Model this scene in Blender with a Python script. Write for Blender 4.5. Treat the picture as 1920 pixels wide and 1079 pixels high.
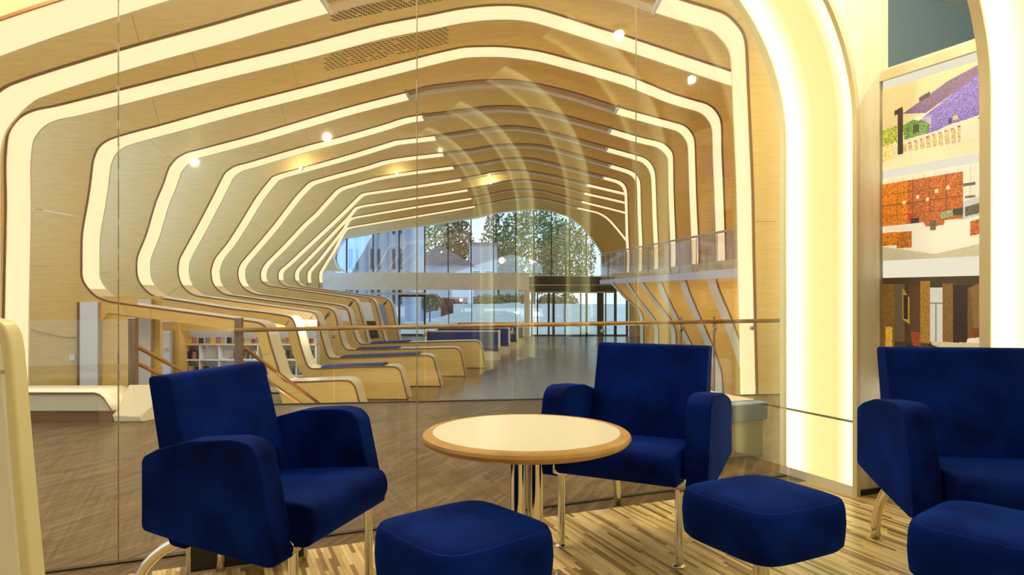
import bpy, bmesh, math, random
from mathutils import Vector, Matrix
random.seed(7)
S = bpy.context.scene
COL = S.collection
for _o in list(bpy.data.objects): bpy.data.objects.remove(_o)

# ---------------------------------------------------------------- camera
F_PX, CX, HZ, EYE = 1320.0, 960.0, 552.0, 1.1
cam = bpy.data.cameras.new('camera'); camo = bpy.data.objects.new('camera', cam); COL.objects.link(camo)
cam.sensor_width = 36; cam.lens = 36*F_PX/1920; cam.shift_y = (HZ-539.5)/1920
camo.location = (0, 0, EYE); camo.rotation_euler = (math.pi/2, 0, 0)
cam.clip_start = .05; cam.clip_end = 500
S.camera = camo
# ---------------------------------------------------------------- world, lights, exposure
S.view_settings.view_transform = 'Standard'; S.view_settings.look = 'None'
S.view_settings.gamma = 1; S.view_settings.use_curve_mapping = False
S.view_settings.exposure = 0.0
W = bpy.data.worlds.new('world'); S.world = W; W.use_nodes = True
wn = W.node_tree.nodes; wl = W.node_tree.links
bg = wn['Background']; tc = wn.new('ShaderNodeTexCoord'); sp = wn.new('ShaderNodeSeparateXYZ'); rp = wn.new('ShaderNodeValToRGB')
wl.new(tc.outputs['Generated'], sp.inputs[0]); wl.new(sp.outputs['Z'], rp.inputs[0]); wl.new(rp.outputs[0], bg.inputs['Color'])
rp.color_ramp.elements[0].position = 0.0; rp.color_ramp.elements[0].color = (.74, .86, 1, 1)
rp.color_ramp.elements[1].position = 0.7; rp.color_ramp.elements[1].color = (.52, .7, 1, 1)
bg.inputs['Strength'].default_value = 2.0
def area(name, loc, direction, sx, sy, energy, color):
    l = bpy.data.lights.new(name, 'AREA'); l.shape = 'RECTANGLE'; l.size = sx; l.size_y = sy; l.energy = energy; l.color = color
    o = bpy.data.objects.new(name, l); COL.objects.link(o); o.location = loc
    o.rotation_euler = Vector(direction).to_track_quat('-Z', 'Y').to_euler(); return o
def lamp(name, loc, energy, color, radius=.06):
    l = bpy.data.lights.new(name, 'POINT'); l.energy = energy; l.color = color; l.shadow_soft_size = radius
    o = bpy.data.objects.new(name, l); COL.objects.link(o); o.location = loc; return o
for _x, _e in ((-4.2, 250), (-1, 290), (2.0, 260)): lamp('hall_fill_light', (_x, 5.35, 4.4), _e, (1, .82, .52), .25)  # added fill out of view, no fixtures; brightens the rib faces
for _x, _y, _e in ((-2.6, 8.6, 60), (.4, 8.9, 75), (2.3, 9.0, 110)): lamp('hall_low_fill', (_x, _y, -.75), _e, (1, .80, .48), .2)  # added fill hidden below the landing edge, lifts the lower hall
area('left_window_daylight', (-13.6, 22, 5.6), (1, .25, -.1), 24, 7, 3600, (.17, .40, 1))
for _n in range(0, 7): lamp('under_balcony_fill', (4.55, 2.08*(5.04+_n)+.85, 1.1), 15, (1, .82, .5), .12)  # added fill behind the rib plates, brightens the shaded bays
for _x in (-5.4, -4.3): lamp('bookcase_fill', (_x, 15.0, .6), 34, (.95, .98, 1), .1)  # added fill hidden behind the rib sweep, brightens the shelves
def _mir(x, y, z=3.05):      # lounge downlights stand where the glass mirrors them at picture point x, y
    Ym = 1320*(z-1.1)/(552-y); X = (x-960)/1320*Ym; ux, uy, ox, oy = .9206, .3905, .919, 3.791
    u = (X-ox)*ux+(Ym-oy)*uy; v = (X-ox)*uy-(Ym-oy)*ux; v = -.3-v
    return (ox+u*ux+v*uy, oy+u*uy-v*ux, z)
DOWN = [(_mir(613, 257), 100), (_mir(828, 278), 100), (_mir(365, 305), 65), (_mir(1160, 66), 60), (_mir(1296, 150), 45), ((-1.1, 2.2, 3.05), 32), ((.9, 3.1, 3.05), 12)]  # last two are added fill, placed clear of the mirrored view
for _p, _e in DOWN: lamp('lounge_downlight_and_fill', _p, _e, (1, .86, .56), .03)

# ---------------------------------------------------------------- frames
UX, UY = .9206, .3905          # u: along the glass wall, v: from the glass into the lounge
OX, OY = .919, 3.791
def L(u, v, z=0): return Vector((OX+u*UX+v*UY, OY+u*UY-v*UX, z))
def LA(): return math.atan2(UY, UX)
def P(x, y, Y): return Vector(((x-CX)/F_PX*Y, Y, EYE+(HZ-y)/F_PX*Y))
FL = -1.1                       # library floor

# ---------------------------------------------------------------- materials
def mat(name, col, rough=.5, metal=0, **k):
    m = bpy.data.materials.new(name); m.use_nodes = True; b = m.node_tree.nodes['Principled BSDF']
    b.inputs['Base Color'].default_value = (*col, 1); b.inputs['Roughness'].default_value = rough; b.inputs['Metallic'].default_value = metal
    for n, v in k.items(): b.inputs[n.replace('_', ' ')].default_value = v
    return m
def grain(m, c1, c2, scale=(1, 1, 14), nscale=3, coord='Object', rot=0, detail=4, lo=.35, hi=.65, bump=0):
    nt = m.node_tree; b = nt.nodes['Principled BSDF']
    t = nt.nodes.new('ShaderNodeTexCoord'); mp = nt.nodes.new('ShaderNodeMapping'); n = nt.nodes.new('ShaderNodeTexNoise'); r = nt.nodes.new('ShaderNodeValToRGB')
    mp.inputs['Scale'].default_value = scale; mp.inputs['Rotation'].default_value = (0, 0, rot); n.inputs['Scale'].default_value = nscale; n.inputs['Detail'].default_value = detail
    r.color_ramp.elements[0].position = lo; r.color_ramp.elements[0].color = (*c1, 1); r.color_ramp.elements[1].position = hi; r.color_ramp.elements[1].color = (*c2, 1)
    nt.links.new(t.outputs[coord], mp.inputs[0]); nt.links.new(mp.outputs[0], n.inputs[0]); nt.links.new(n.outputs[0], r.inputs[0]); nt.links.new(r.outputs[0], b.inputs['Base Color'])
    if bump:
        bp = nt.nodes.new('ShaderNodeBump'); bp.inputs['Strength'].default_value = bump; bp.inputs['Distance'].default_value = .002
        nt.links.new(n.outputs[0], bp.inputs['Height']); nt.links.new(bp.outputs[0], b.inputs['Normal'])
    return m
def emis(name, col, st):
    m = bpy.data.materials.new(name); m.use_nodes = True; nt = m.node_tree; nt.nodes.clear()
    e = nt.nodes.new('ShaderNodeEmission'); e.inputs[0].default_value = (*col, 1); e.inputs[1].default_value = st
    o = nt.nodes.new('ShaderNodeOutputMaterial'); nt.links.new(e.outputs[0], o.inputs[0]); return m
def glass(name, tint=(1, 1, 1), ior=1.5, gain=1.0):
    m = bpy.data.materials.new(name); m.use_nodes = True; nt = m.node_tree; nt.nodes.clear()
    t = nt.nodes.new('ShaderNodeBsdfTransparent'); t.inputs[0].default_value = (*tint, 1)
    g = nt.nodes.new('ShaderNodeBsdfGlossy'); g.inputs['Roughness'].default_value = .02
    ge = nt.nodes.new('ShaderNodeNewGeometry'); dt = nt.nodes.new('ShaderNodeVectorMath'); dt.operation = 'DOT_PRODUCT'
    nt.links.new(ge.outputs['Normal'], dt.inputs[0]); nt.links.new(ge.outputs['Incoming'], dt.inputs[1])
    def M(op, a, b=None):
        q = nt.nodes.new('ShaderNodeMath'); q.operation = op
        for i_, v_ in enumerate((a, b)):
            if v_ is None: continue
            if isinstance(v_, (int, float)): q.inputs[i_].default_value = v_
            else: nt.links.new(v_, q.inputs[i_])
        return q.outputs[0]
    f0 = ((ior-1)/(ior+1))**2
    c_ = M('SUBTRACT', 1.0, M('ABSOLUTE', dt.outputs['Value'])); sch = M('ADD', M('MULTIPLY', M('POWER', c_, 5.0), 1-f0), f0)
    mu = nt.nodes.new('ShaderNodeMath'); mu.operation = 'MULTIPLY'; mu.use_clamp = True; mu.inputs[1].default_value = gain; nt.links.new(sch, mu.inputs[0])
    mx = nt.nodes.new('ShaderNodeMixShader'); o = nt.nodes.new('ShaderNodeOutputMaterial')
    nt.links.new(mu.outputs[0], mx.inputs[0]); nt.links.new(t.outputs[0], mx.inputs[1]); nt.links.new(g.outputs[0], mx.inputs[2]); nt.links.new(mx.outputs[0], o.inputs[0]); return m

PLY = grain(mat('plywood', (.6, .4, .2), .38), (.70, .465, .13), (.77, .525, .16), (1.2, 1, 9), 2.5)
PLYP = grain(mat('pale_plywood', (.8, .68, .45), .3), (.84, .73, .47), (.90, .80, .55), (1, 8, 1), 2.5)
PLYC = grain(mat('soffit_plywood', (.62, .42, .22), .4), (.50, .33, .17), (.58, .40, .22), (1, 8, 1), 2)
EDGE = mat('laminate_edge', (.22, .085, .02), .5)
RIBL = emis('rib_diffuser', (1, .69, .41), 1.5)
PALEWOOD = grain(mat('birch_veneer', (.72, .62, .42), .35), (.66, .54, .34), (.76, .65, .45), (9, 1, 1), 2)
BENCHM = mat('bench_veneer', (.56, .47, .28), .4)
CREAM = mat('cream_lacquer', (.78, .74, .6), .35)
WHITE = mat('white_paint', (.8, .81, .82), .5)
WHITEL = mat('white_laminate', (.93, .92, .8), .25)
RIM = grain(mat('oak_rim', (.55, .33, .11), .35), (.46, .26, .07), (.58, .35, .12), (3, 3, 1), 4)
CHROME = mat('chrome', (.78, .74, .66), .12, 1)
STEEL = mat('satin_steel', (.62, .56, .45), .3, 1)
BLACK = mat('black_frame', (.012, .013, .015), .4)
DARK = mat('dark_bronze', (.035, .03, .016), .5)
GREYB = mat('blue_grey_paint', (.22, .32, .42), .6)
OAKR = grain(mat('handrail_oak', (.42, .22, .06), .35), (.26, .115, .022), (.36, .18, .045), (1, 6, 6), 5)
POSTM = grain(mat('stained_post', (.25, .16, .08), .4), (.13, .075, .03), (.19, .115, .055), (5, 5, 1), 4)
GLASS = glass('partition_glass', (.985, .985, .955), 1.5, 1.35)
GLASS2 = glass('balustrade_glass', (.95, .97, .93), 1.45)
GLASSF = glass('facade_glass', (.88, .93, .93), 1.6, 2.6)
BLUEC = mat('blue_seat_fabric', (.02, .045, .22), .8)
BLUEG = mat('blue_grey_cushion', (.20, .27, .36), .55)

def velvet():
    m = mat('royal_blue_velvet', (.004, .016, .15), .85)
    nt = m.node_tree; b = nt.nodes['Principled BSDF']
    b.inputs['Sheen Weight'].default_value = .34; b.inputs['Sheen Roughness'].default_value = .38; b.inputs['Sheen Tint'].default_value = (.0, .10, .85, 1)
    b.inputs['Specular IOR Level'].default_value = .05
    t = nt.nodes.new('ShaderNodeTexCoord'); n = nt.nodes.new('ShaderNodeTexNoise'); n.inputs['Scale'].default_value = 5; n.inputs['Detail'].default_value = 3
    r = nt.nodes.new('ShaderNodeValToRGB'); r.color_ramp.elements[0].position = .32; r.color_ramp.elements[0].color = (.0004, .0035, .05, 1); r.color_ramp.elements[1].position = .68; r.color_ramp.elements[1].color = (.0013, .017, .2, 1)
    n2 = nt.nodes.new('ShaderNodeTexNoise'); n2.inputs['Scale'].default_value = 420; bp = nt.nodes.new('ShaderNodeBump'); bp.inputs['Strength'].default_value = .25; bp.inputs['Distance'].default_value = .001
    nt.links.new(t.outputs['Object'], n.inputs[0]); nt.links.new(n.outputs[0], r.inputs[0]); nt.links.new(r.outputs[0], b.inputs['Base Color'])
    nt.links.new(t.outputs['Object'], n2.inputs[0]); nt.links.new(n2.outputs[0], bp.inputs['Height']); nt.links.new(bp.outputs[0], b.inputs['Normal'])
    return m
VELVET = velvet()
def stave_mat(name, stops, rough):
    m = mat(name, (.5, .4, .2), rough); nt = m.node_tree; b = nt.nodes['Principled BSDF']
    g = nt.nodes.new('ShaderNodeNewGeometry'); r = nt.nodes.new('ShaderNodeValToRGB'); r.color_ramp.interpolation = 'LINEAR'
    el = r.color_ramp.elements; el[0].position = stops[0][0]; el[0].color = (*stops[0][1], 1); el[1].position = stops[-1][0]; el[1].color = (*stops[-1][1], 1)
    for p, c in stops[1:-1]: e = el.new(p); e.color = (*c, 1)
    nt.links.new(g.outputs['Random Per Island'], r.inputs[0]); nt.links.new(r.outputs[0], b.inputs['Base Color']); return m
STRIPE = stave_mat('striped_staves', [(0, (.17, .095, .03)), (.18, (.34, .21, .075)), (.38, (.62, .45, .19)), (.7, (.76, .59, .29)), (1, (.88, .74, .42))], .3)
PARQ = stave_mat('brown_staves', [(0, (.06, .034, .013)), (.4, (.095, .057, .024)), (.8, (.13, .082, .037)), (1, (.17, .11, .053))], .34)

# ---------------------------------------------------------------- mesh helpers
def setp(o, label=None, cat=None, group=None, kind=None):
    if label: o['label'] = label
    if cat: o['category'] = cat
    if group: o['group'] = group
    if kind: o['kind'] = kind
    return o
def empty(name, loc=(0, 0, 0), rz=0, label=None, cat=None, group=None, kind=None):
    o = bpy.data.objects.new(name, None); COL.objects.link(o); o.location = loc; o.rotation_euler = (0, 0, rz); o.empty_display_size = .1
    return setp(o, label, cat, group, kind)
def mesh(name, vs, fs, m, parent=None, smooth=False, uvs=None):
    me = bpy.data.meshes.new(name); me.from_pydata([tuple(v) for v in vs], [], fs); me.update()
    bm = bmesh.new(); bm.from_mesh(me); bmesh.ops.recalc_face_normals(bm, faces=bm.faces); bm.to_mesh(me); bm.free()
    if smooth:
        for p in me.polygons: p.use_smooth = True
    me.materials.append(m)
    o = bpy.data.objects.new(name, me); COL.objects.link(o)
    if parent: o.parent = parent
    return o
class MB:
    def __init__(s): s.v = []; s.f = []
    def add(s, vs, fs):
        n = len(s.v); s.v += [Vector(v) for v in vs]; s.f += [tuple(i+n for i in f) for f in fs]; return s
    def hexa(s, p):   # 8 points: bottom 4, top 4
        return s.add(p, [(3, 2, 1, 0), (4, 5, 6, 7), (0, 1, 5, 4), (1, 2, 6, 5), (2, 3, 7, 6), (3, 0, 4, 7)])
    def box(s, x0, x1, y0, y1, z0, z1):
        return s.hexa([(x0, y0, z0), (x1, y0, z0), (x1, y1, z0), (x0, y1, z0), (x0, y0, z1), (x1, y0, z1), (x1, y1, z1), (x0, y1, z1)])
    def lbox(s, u0, u1, v0, v1, z0, z1):
        return s.hexa([L(u0, v0, z0), L(u1, v0, z0), L(u1, v1, z0), L(u0, v1, z0), L(u0, v0, z1), L(u1, v0, z1), L(u1, v1, z1), L(u0, v1, z1)])
    def bar(s, a, b, w, h=None):
        a, b = Vector(a), Vector(b); h = h or w; d = (b-a).normalized()
        x = d.cross(Vector((0, 0, 1))); x = x.normalized() if x.length > 1e-3 else Vector((1, 0, 0)); y = x.cross(d).normalized()
        x *= w/2; y *= h/2
        return s.hexa([a-x-y, a+x-y, a+x+y, a-x+y, b-x-y, b+x-y, b+x+y, b-x+y])
    def tube(s, pts, r, n=14, cap=True):
        pts = [Vector(p) for p in pts]; rs = r if isinstance(r, (list, tuple)) else [r]*len(pts); base = len(s.v); up = None
        for i, p in enumerate(pts):
            d = (pts[min(i+1, len(pts)-1)]-pts[max(i-1, 0)]).normalized()
            if up is None: up = d.orthogonal().normalized()
            up = (up-d*up.dot(d)).normalized(); w = d.cross(up)
            for k in range(n): a = 2*math.pi*k/n; s.v.append(p+(up*math.cos(a)+w*math.sin(a))*rs[i])
        for i in range(len(pts)-1):
            for k in range(n): a = base+i*n+k; b = base+i*n+(k+1) % n; s.f.append((a, b, b+n, a+n))
        if cap:
            s.f.append(tuple(base+k for k in range(n))[::-1]); s.f.append(tuple(base+(len(pts)-1)*n+k for k in range(n)))
        return s
    def lathe(s, prof, n=48, c=(0, 0, 0)):
        base = len(s.v); c = Vector(c)
        for r, z in prof:
            for k in range(n): a = 2*math.pi*k/n; s.v.append(c+Vector((r*math.cos(a), r*math.sin(a), z)))
        for i in range(len(prof)-1):
            for k in range(n): a = base+i*n+k; b = base+i*n+(k+1) % n; s.f.append((a, b, b+n, a+n))
        s.f.append(tuple(base+k for k in range(n))); s.f.append(tuple(base+(len(prof)-1)*n+k for k in range(n)))
        return s
    def prism(s, poly, a, b, fn):     # poly of 2D points extruded from a to b through fn(p, t)
        n = len(poly); vs = [fn(p, a) for p in poly]+[fn(p, b) for p in poly]
        return s.add(vs, [tuple(range(n))[::-1], tuple(range(n, 2*n))]+[(i, (i+1) % n, (i+1) % n+n, i+n) for i in range(n)])
    def build(s, name, m, parent=None, smooth=False, bevel=0, seg=3, wn=False):
        o = mesh(name, s.v, s.f, m, parent, smooth or bevel > 0)
        if bevel:
            bv = o.modifiers.new('b', 'BEVEL'); bv.width = bevel; bv.segments = seg; bv.limit_method = 'ANGLE'; bv.angle_limit = math.radians(25); bv.harden_normals = False
            w = o.modifiers.new('w', 'WEIGHTED_NORMAL'); w.keep_sharp = False
        return o
def struct(o): o['kind'] = 'structure'; return o

# ================================================================ LOUNGE SHELL
def clip(poly, inside, inter):
    out = []
    for i in range(len(poly)):
        a, b = poly[i], poly[(i+1) % len(poly)]; ia, ib = inside(a), inside(b)
        if ia: out.append(a)
        if ia != ib: out.append(inter(a, b))
    return out
def stave_floor(name, d, lim, w, lmin, lmax, region, m, parent, z=0):
    """staves laid along direction d inside a convex region [(nx,ny,c)]: nx*x+ny*y<=c"""
    d = Vector(d).normalized(); n = Vector((-d.y, d.x)); vs = []; fs = []; q0, q1, p0, p1 = lim
    q = q0
    while q < q1:
        p = p0-random.random()*lmax
        while p < p1:
            l = random.uniform(lmin, lmax); g = .0004
            poly = [d*(p+g)+n*(q+g), d*(p+l-g)+n*(q+g), d*(p+l-g)+n*(q+w-g), d*(p+g)+n*(q+w-g)]; p += l
            for nx, ny, c in region:
                f = lambda a: nx*a.x+ny*a.y-c
                if not poly: break
                poly = clip(poly, lambda a: f(a) <= 0, lambda a, b: a+(b-a)*(f(a)/(f(a)-f(b))))
            if len(poly) < 3: continue
            k = len(vs); h = z+random.uniform(0, .0003); vs += [(a.x, a.y, h) for a in poly]; fs.append(tuple(range(k, k+len(poly))))
        q += w
    me = bpy.data.meshes.new(name); me.from_pydata(vs, [], fs); me.update(); me.materials.append(m)
    for pl in me.polygons:
        if pl.normal.z < 0: pl.flip()
    o = bpy.data.objects.new(name, me); COL.objects.link(o); o.parent = parent; o['kind'] = 'stuff'; return o
def half(a, b):   # keep left side of a->b ; returns (nx,ny,c)
    a, b = Vector(a[:2]), Vector(b[:2]); d = b-a; n = Vector((d.y, -d.x)); return (n.x, n.y, n.dot(a))

# striped lounge floor: v from 0 to 8, u from -5 to 3
fl = MB().lbox(-5.2, 3.2, 0, 8, -.05, -.004).build('floor', grain(mat('floor_base', (.2, .14, .07), .6), (.18, .12, .06), (.3, .2, .1)))
struct(fl)
reg = [half(L(3.2, 0), L(-5.2, 0)), half(L(-5.2, 0), L(-5.2, 3.4)), half(L(-5.2, 3.4), L(3.2, 3.4)), half(L(3.2, 3.4), L(3.2, 0))]
stave_floor('floor_staves', (UY, -UX), (-5, 9, -12, 12), .017, .15, .5, reg, STRIPE, fl)
# brown parquet landing, from the glass to the balustrade line
BA, BB = Vector((-7.6, 6.30)), Vector((4.2, 7.86))      # balustrade line in plan
def bal(x): return BA.y+(x-BA.x)/(BB.x-BA.x)*(BB.y-BA.y)
lp = [L(-5.2, 0), L(1.1, 0), Vector((3.2, 5.0, 0)), Vector((4.2, 7.86, 0)), Vector((-7.6, 6.30, 0)), Vector((-7.6, 2.4, 0))]
fl2 = MB(); fl2.prism([(p.x, p.y) for p in lp], -.25, -.004, lambda p, t: (p[0], p[1], t)); fl2 = struct(fl2.build('floor', grain(mat('landing_base', (.16, .1, .05), .5), (.14, .08, .04), (.2, .13, .07))))
reg = [half(lp[i], lp[(i+1) % len(lp)]) for i in range(len(lp))]
stave_floor('floor_staves', (.38, .925), (-9, 9, -8, 12), .022, .16, .34, reg, PARQ, fl2)

# ceiling and outer walls of the lounge
struct(MB().lbox(-5.2, 3.2, -.2, 8, 3.12, 3.2).build('ceiling', WHITE))
struct(MB().lbox(3.2, 3.3, -1.2, 8, 0, 4.4).build('wall_right', GREYB))
struct(MB().lbox(-5.3, -5.2, 0, 8, 0, 3.12).build('wall_left', CREAM))
struct(MB().lbox(1.12, 3.2, -.3, -.2, 0, 3.2).build('wall_far', GREYB))
struct(MB().lbox(-5.3, 3.3, 8, 8.1, 0, 3.12).build('wall_back', mat('warm_wall', (.35, .28, .17), .7)))

# glass partition: four panes, 1.24 m modules
gw = empty('window_1', L(-2, -.15), 0, kind='structure')
def lpart(mb, name, m, parent, **k):
    o = mb.build(name, m, parent, **k)
    o.matrix_parent_inverse = Matrix.Translation(parent.location).inverted() @ Matrix.Identity(4) if parent.rotation_euler.z == 0 else (Matrix.Translation(parent.location) @ Matrix.Rotation(parent.rotation_euler.z, 4, 'Z')).inverted()
    return o
us = [-5.15, -3.93, -2.684, -1.429, -.1975, .86]
for i in range(5):
    lpart(MB().lbox(us[i]+.0025, us[i+1]-.0025, -.156, -.144, .0, 3.12), 'pane', GLASS, gw)
    if i: lpart(MB().lbox(us[i]-.0012, us[i]+.0012, -.154, -.146, 0, 3.12), 'joint', mat('silicone', (.25, .22, .14), .5), gw)
lpart(MB().lbox(-5.15, .86, -.165, -.135, -.004, .006), 'floor_channel', DARK, gw)

# ================================================================ LIGHT ARCHES
def arch_diff():
    m = bpy.data.materials.new('arch_diffuser'); m.use_nodes = True; nt = m.node_tree; nt.nodes.clear()
    uv = nt.nodes.new('ShaderNodeUVMap'); s = nt.nodes.new('ShaderNodeSeparateXYZ'); r = nt.nodes.new('ShaderNodeValToRGB'); r2 = nt.nodes.new('ShaderNodeValToRGB')
    nt.links.new(uv.outputs[0], s.inputs[0]); nt.links.new(s.outputs[0], r.inputs[0]); nt.links.new(s.outputs[0], r2.inputs[0])
    el = r.color_ramp.elements; el[0].position = 0; el[0].color = (1, .92, .42, 1); el[1].position = 1; el[1].color = (1, .90, .38, 1)
    for p, c in ((.2, (1, .93, .45)), (.40, (1, .89, .36)), (.78, (1, .88, .34)), (.92, (1, .92, .42))): e = el.new(p); e.color = (*c, 1)
    el = r2.color_ramp.elements; el[0].position = 0; el[0].color = (.8,)*3+(1,); el[1].position = 1; el[1].color = (.7,)*3+(1,)
    for p, c in ((.07, 1), (.2, .85), (.42, .41), (.78, .39), (.94, .9)): e = el.new(p); e.color = (c, c, c, 1)
    mu = nt.nodes.new('ShaderNodeMath'); mu.operation = 'MULTIPLY'; mu.inputs[1].default_value = 2.6; nt.links.new(r2.outputs[0], mu.inputs[0])
    e = nt.nodes.new('ShaderNodeEmission'); o = nt.nodes.new('ShaderNodeOutputMaterial')
    nt.links.new(r.outputs[0], e.inputs[0]); nt.links.new(mu.outputs[0], e.inputs[1]); nt.links.new(e.outputs[0], o.inputs[0]); return m
ARCHD = arch_diff()
AU, AZ, AR, ATOP = .888, 2.0, 1.15, 3.11
def arch_path(z0, z1, off=0, n=26):
    """(u,z) points of the inner face between heights z0 and z1, moved outward by off"""
    pts = []
    if z0 < AZ: pts.append((AU+off, z0))
    if z1 <= AZ: pts.append((AU+off, z1)); return pts
    pts.append((AU+off, AZ)); amax = math.asin(min(1, (ATOP-AZ)/AR))
    for k in range(1, n+1):
        a = amax*k/n; pts.append((AU-AR+(AR+off)*math.cos(a), min(ATOP, AZ+(AR+off)*math.sin(a))))
    return pts
def strip_uv(name, pts, v0, v1, m, parent, nv=10):
    vs, fs, uv = [], [], []
    for j in range(nv+1):
        for (u, z) in pts: vs.append(L(u, v0+(v1-v0)*j/nv, z)); uv.append((j/nv, 0))
    k = len(pts)
    for j in range(nv):
        for i in range(k-1): fs.append((j*k+i, j*k+i+1, (j+1)*k+i+1, (j+1)*k+i))
    me = bpy.data.meshes.new(name); me.from_pydata([tuple(v) for v in vs], [], fs); lay = me.uv_layers.new(name='UVMap')
    for p in me.polygons:
        p.use_smooth = True
        for li in p.loop_indices: lay.data[li].uv = uv[me.loops[li].vertex_index]
    me.materials.append(m); o = bpy.data.objects.new(name, me); COL.objects.link(o); o.parent = parent; o.matrix_parent_inverse = (Matrix.Translation(parent.location)).inverted(); return o
def band(mb, pts_in, pts_out, v0, v1):
    n = len(pts_in); vs = []
    for v in (v0, v1):
        for p in pts_in: vs.append(L(p[0], v, p[1]))
        for p in pts_out: vs.append(L(p[0], v, p[1]))
    fs = []
    for i in range(n-1):
        a, b, c, d = i, i+1, n+i, n+i+1; e = 2*n
        fs += [(a, b, d, c), (a+e, c+e, d+e, b+e), (a, a+e, b+e, b), (c, d, d+e, c+e)]
    fs += [(0, n, 3*n, 2*n), (n-1, 2*n-1, 4*n-1, 3*n-1)]
    mb.add(vs, fs); return mb
alabels = ['glowing yellow arch panel directly beside the glass wall, its whole curved leg in view',
           'glowing yellow arch panel cropped by the right edge of the photo, behind the right armchair',
           'glowing yellow arch seen mirrored in the glass, third one from the glass wall', 'glowing yellow arch seen mirrored in the glass, fourth one from the glass wall',
           'glowing yellow arch seen mirrored in the glass, farthest one into the lounge']
TRIMW = mat('arch_edge_trim', (.66, .56, .32), .4)
for k in range(5):
    v0 = -.163+1.225*k; v1 = v0+.485
    a = empty('light_arch', L(AU+.1, (v0+v1)/2), 0, alabels[k], 'light arch', 'glowing arches along the lounge wall')
    strip_uv('diffuser', arch_path(.05, .397), v0, v1, ARCHD, a); strip_uv('diffuser', arch_path(.409, ATOP), v0, v1, ARCHD, a)
    lpart(MB().lbox(AU-.004, AU+.01, v0, v1, .397, .409), 'joint_strip', mat('joint_strip', (.3, .25, .13), .4), a)
    lpart(band(MB(), arch_path(.0, ATOP, -.006), arch_path(.0, ATOP, .022), v1, v1+.028), 'front_edge', TRIMW, a, smooth=False)
    lpart(band(MB(), arch_path(.0, ATOP, -.006), arch_path(.0, ATOP, .022), v0-.05, v0), 'rear_edge', TRIMW, a, smooth=False)
    lpart(band(MB(), arch_path(.0, ATOP, .008), arch_path(.0, ATOP, .022), v0, v1), 'housing', CREAM, a)
    lpart(MB().lbox(AU-.002, AU+.022, v0, v1, .0, .05), 'plinth', CREAM, a)
# wall sections between the arches (pale veneer, facing the lounge)
PU = 1.108
VENEER = grain(mat('pale_veneer', (.8, .76, .64), .4), (.74, .68, .53), (.84, .79, .66), (9, 9, 1), 2)
for k in range(5):
    pi_ = arch_path(.03, ATOP, .024); struct(band(MB(), pi_, [(PU+.03, z) for u, z in pi_], .27+1.225*k, .335+1.225*k).build('wall_right', VENEER))
struct(MB().lbox(PU+.02, PU+.07, .30, 1.2, .03, 2.36).build('wall_right', CREAM))
struct(MB().lbox(PU+.02, PU+.07, 1.2, 6.2, .03, 3.12).build('wall_right', CREAM))
struct(MB().lbox(AU+.03, PU+.035, .28, .345, -.001, .03).build('baseboard_right', BLACK))
struct(MB().lbox(PU-.005, PU+.05, .345, 6.2, -.001, .03).build('baseboard_right', BLACK))

# ---------------------------------------------------------------- picture panel with three prints
pp = empty('picture_panel', L(PU, .7), 0, 'tall light framed panel with three interior photographs between the two glowing arches', 'picture panel')
pv0, pv1, pz0, pz1 = .285, 1.0, .28, 2.33
fw = .05
fr = MB().lbox(PU-.035, PU+.02, pv0, pv0+fw, pz0, pz1).lbox(PU-.035, PU+.02, pv1-fw, pv1, pz0, pz1).lbox(PU-.035, PU+.02, pv0+fw, pv1-fw, pz1-fw, pz1).lbox(PU-.035, PU+.02, pv0+fw, pv1-fw, pz0, pz0+fw)
lpart(fr, 'frame', PALEWOOD, pp)
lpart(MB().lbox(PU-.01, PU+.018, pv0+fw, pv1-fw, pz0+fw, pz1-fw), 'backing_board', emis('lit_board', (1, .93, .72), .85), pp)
def inpoly(x, y, pl):
    c = False; j = len(pl)-1
    for i in range(len(pl)):
        xi, yi = pl[i]; xj, yj = pl[j]
        if (yi > y) != (yj > y) and x < (xj-xi)*(y-yi)/(yj-yi)+xi: c = not c
        j = i
    return c
def hsh(i, j, s=0): return (math.sin(i*127.1+j*311.7+s*74.7)*43758.5453) % 1.0
def srgb(c): return tuple(((x/255)/12.92 if x <= 10 else ((x/255+.055)/1.055)**2.4) for x in c)
def painter(shapes, base):
    def f(x, y, i, j):
        c = base(x, y, i, j)
        for s in shapes:
            pl, col = s[0], s[1]; ns = s[2] if len(s) > 2 else .0; sc = s[3] if len(s) > 3 else 1
            if inpoly(x, y, pl):
                h = hsh(i//sc, j//sc, len(pl))-.5; c = tuple(max(0, min(255, q*(1+ns*2*h))) for q in col)
        return c
    return f
def R4(x0, y0, x1, y1): return [(x0, y0), (x1, y0), (x1, y1), (x0, y1)]
def lerp3(a, b, t): t = max(0, min(1, t)); return tuple(a[k]+(b[k]-a[k])*t for k in range(3))
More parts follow.
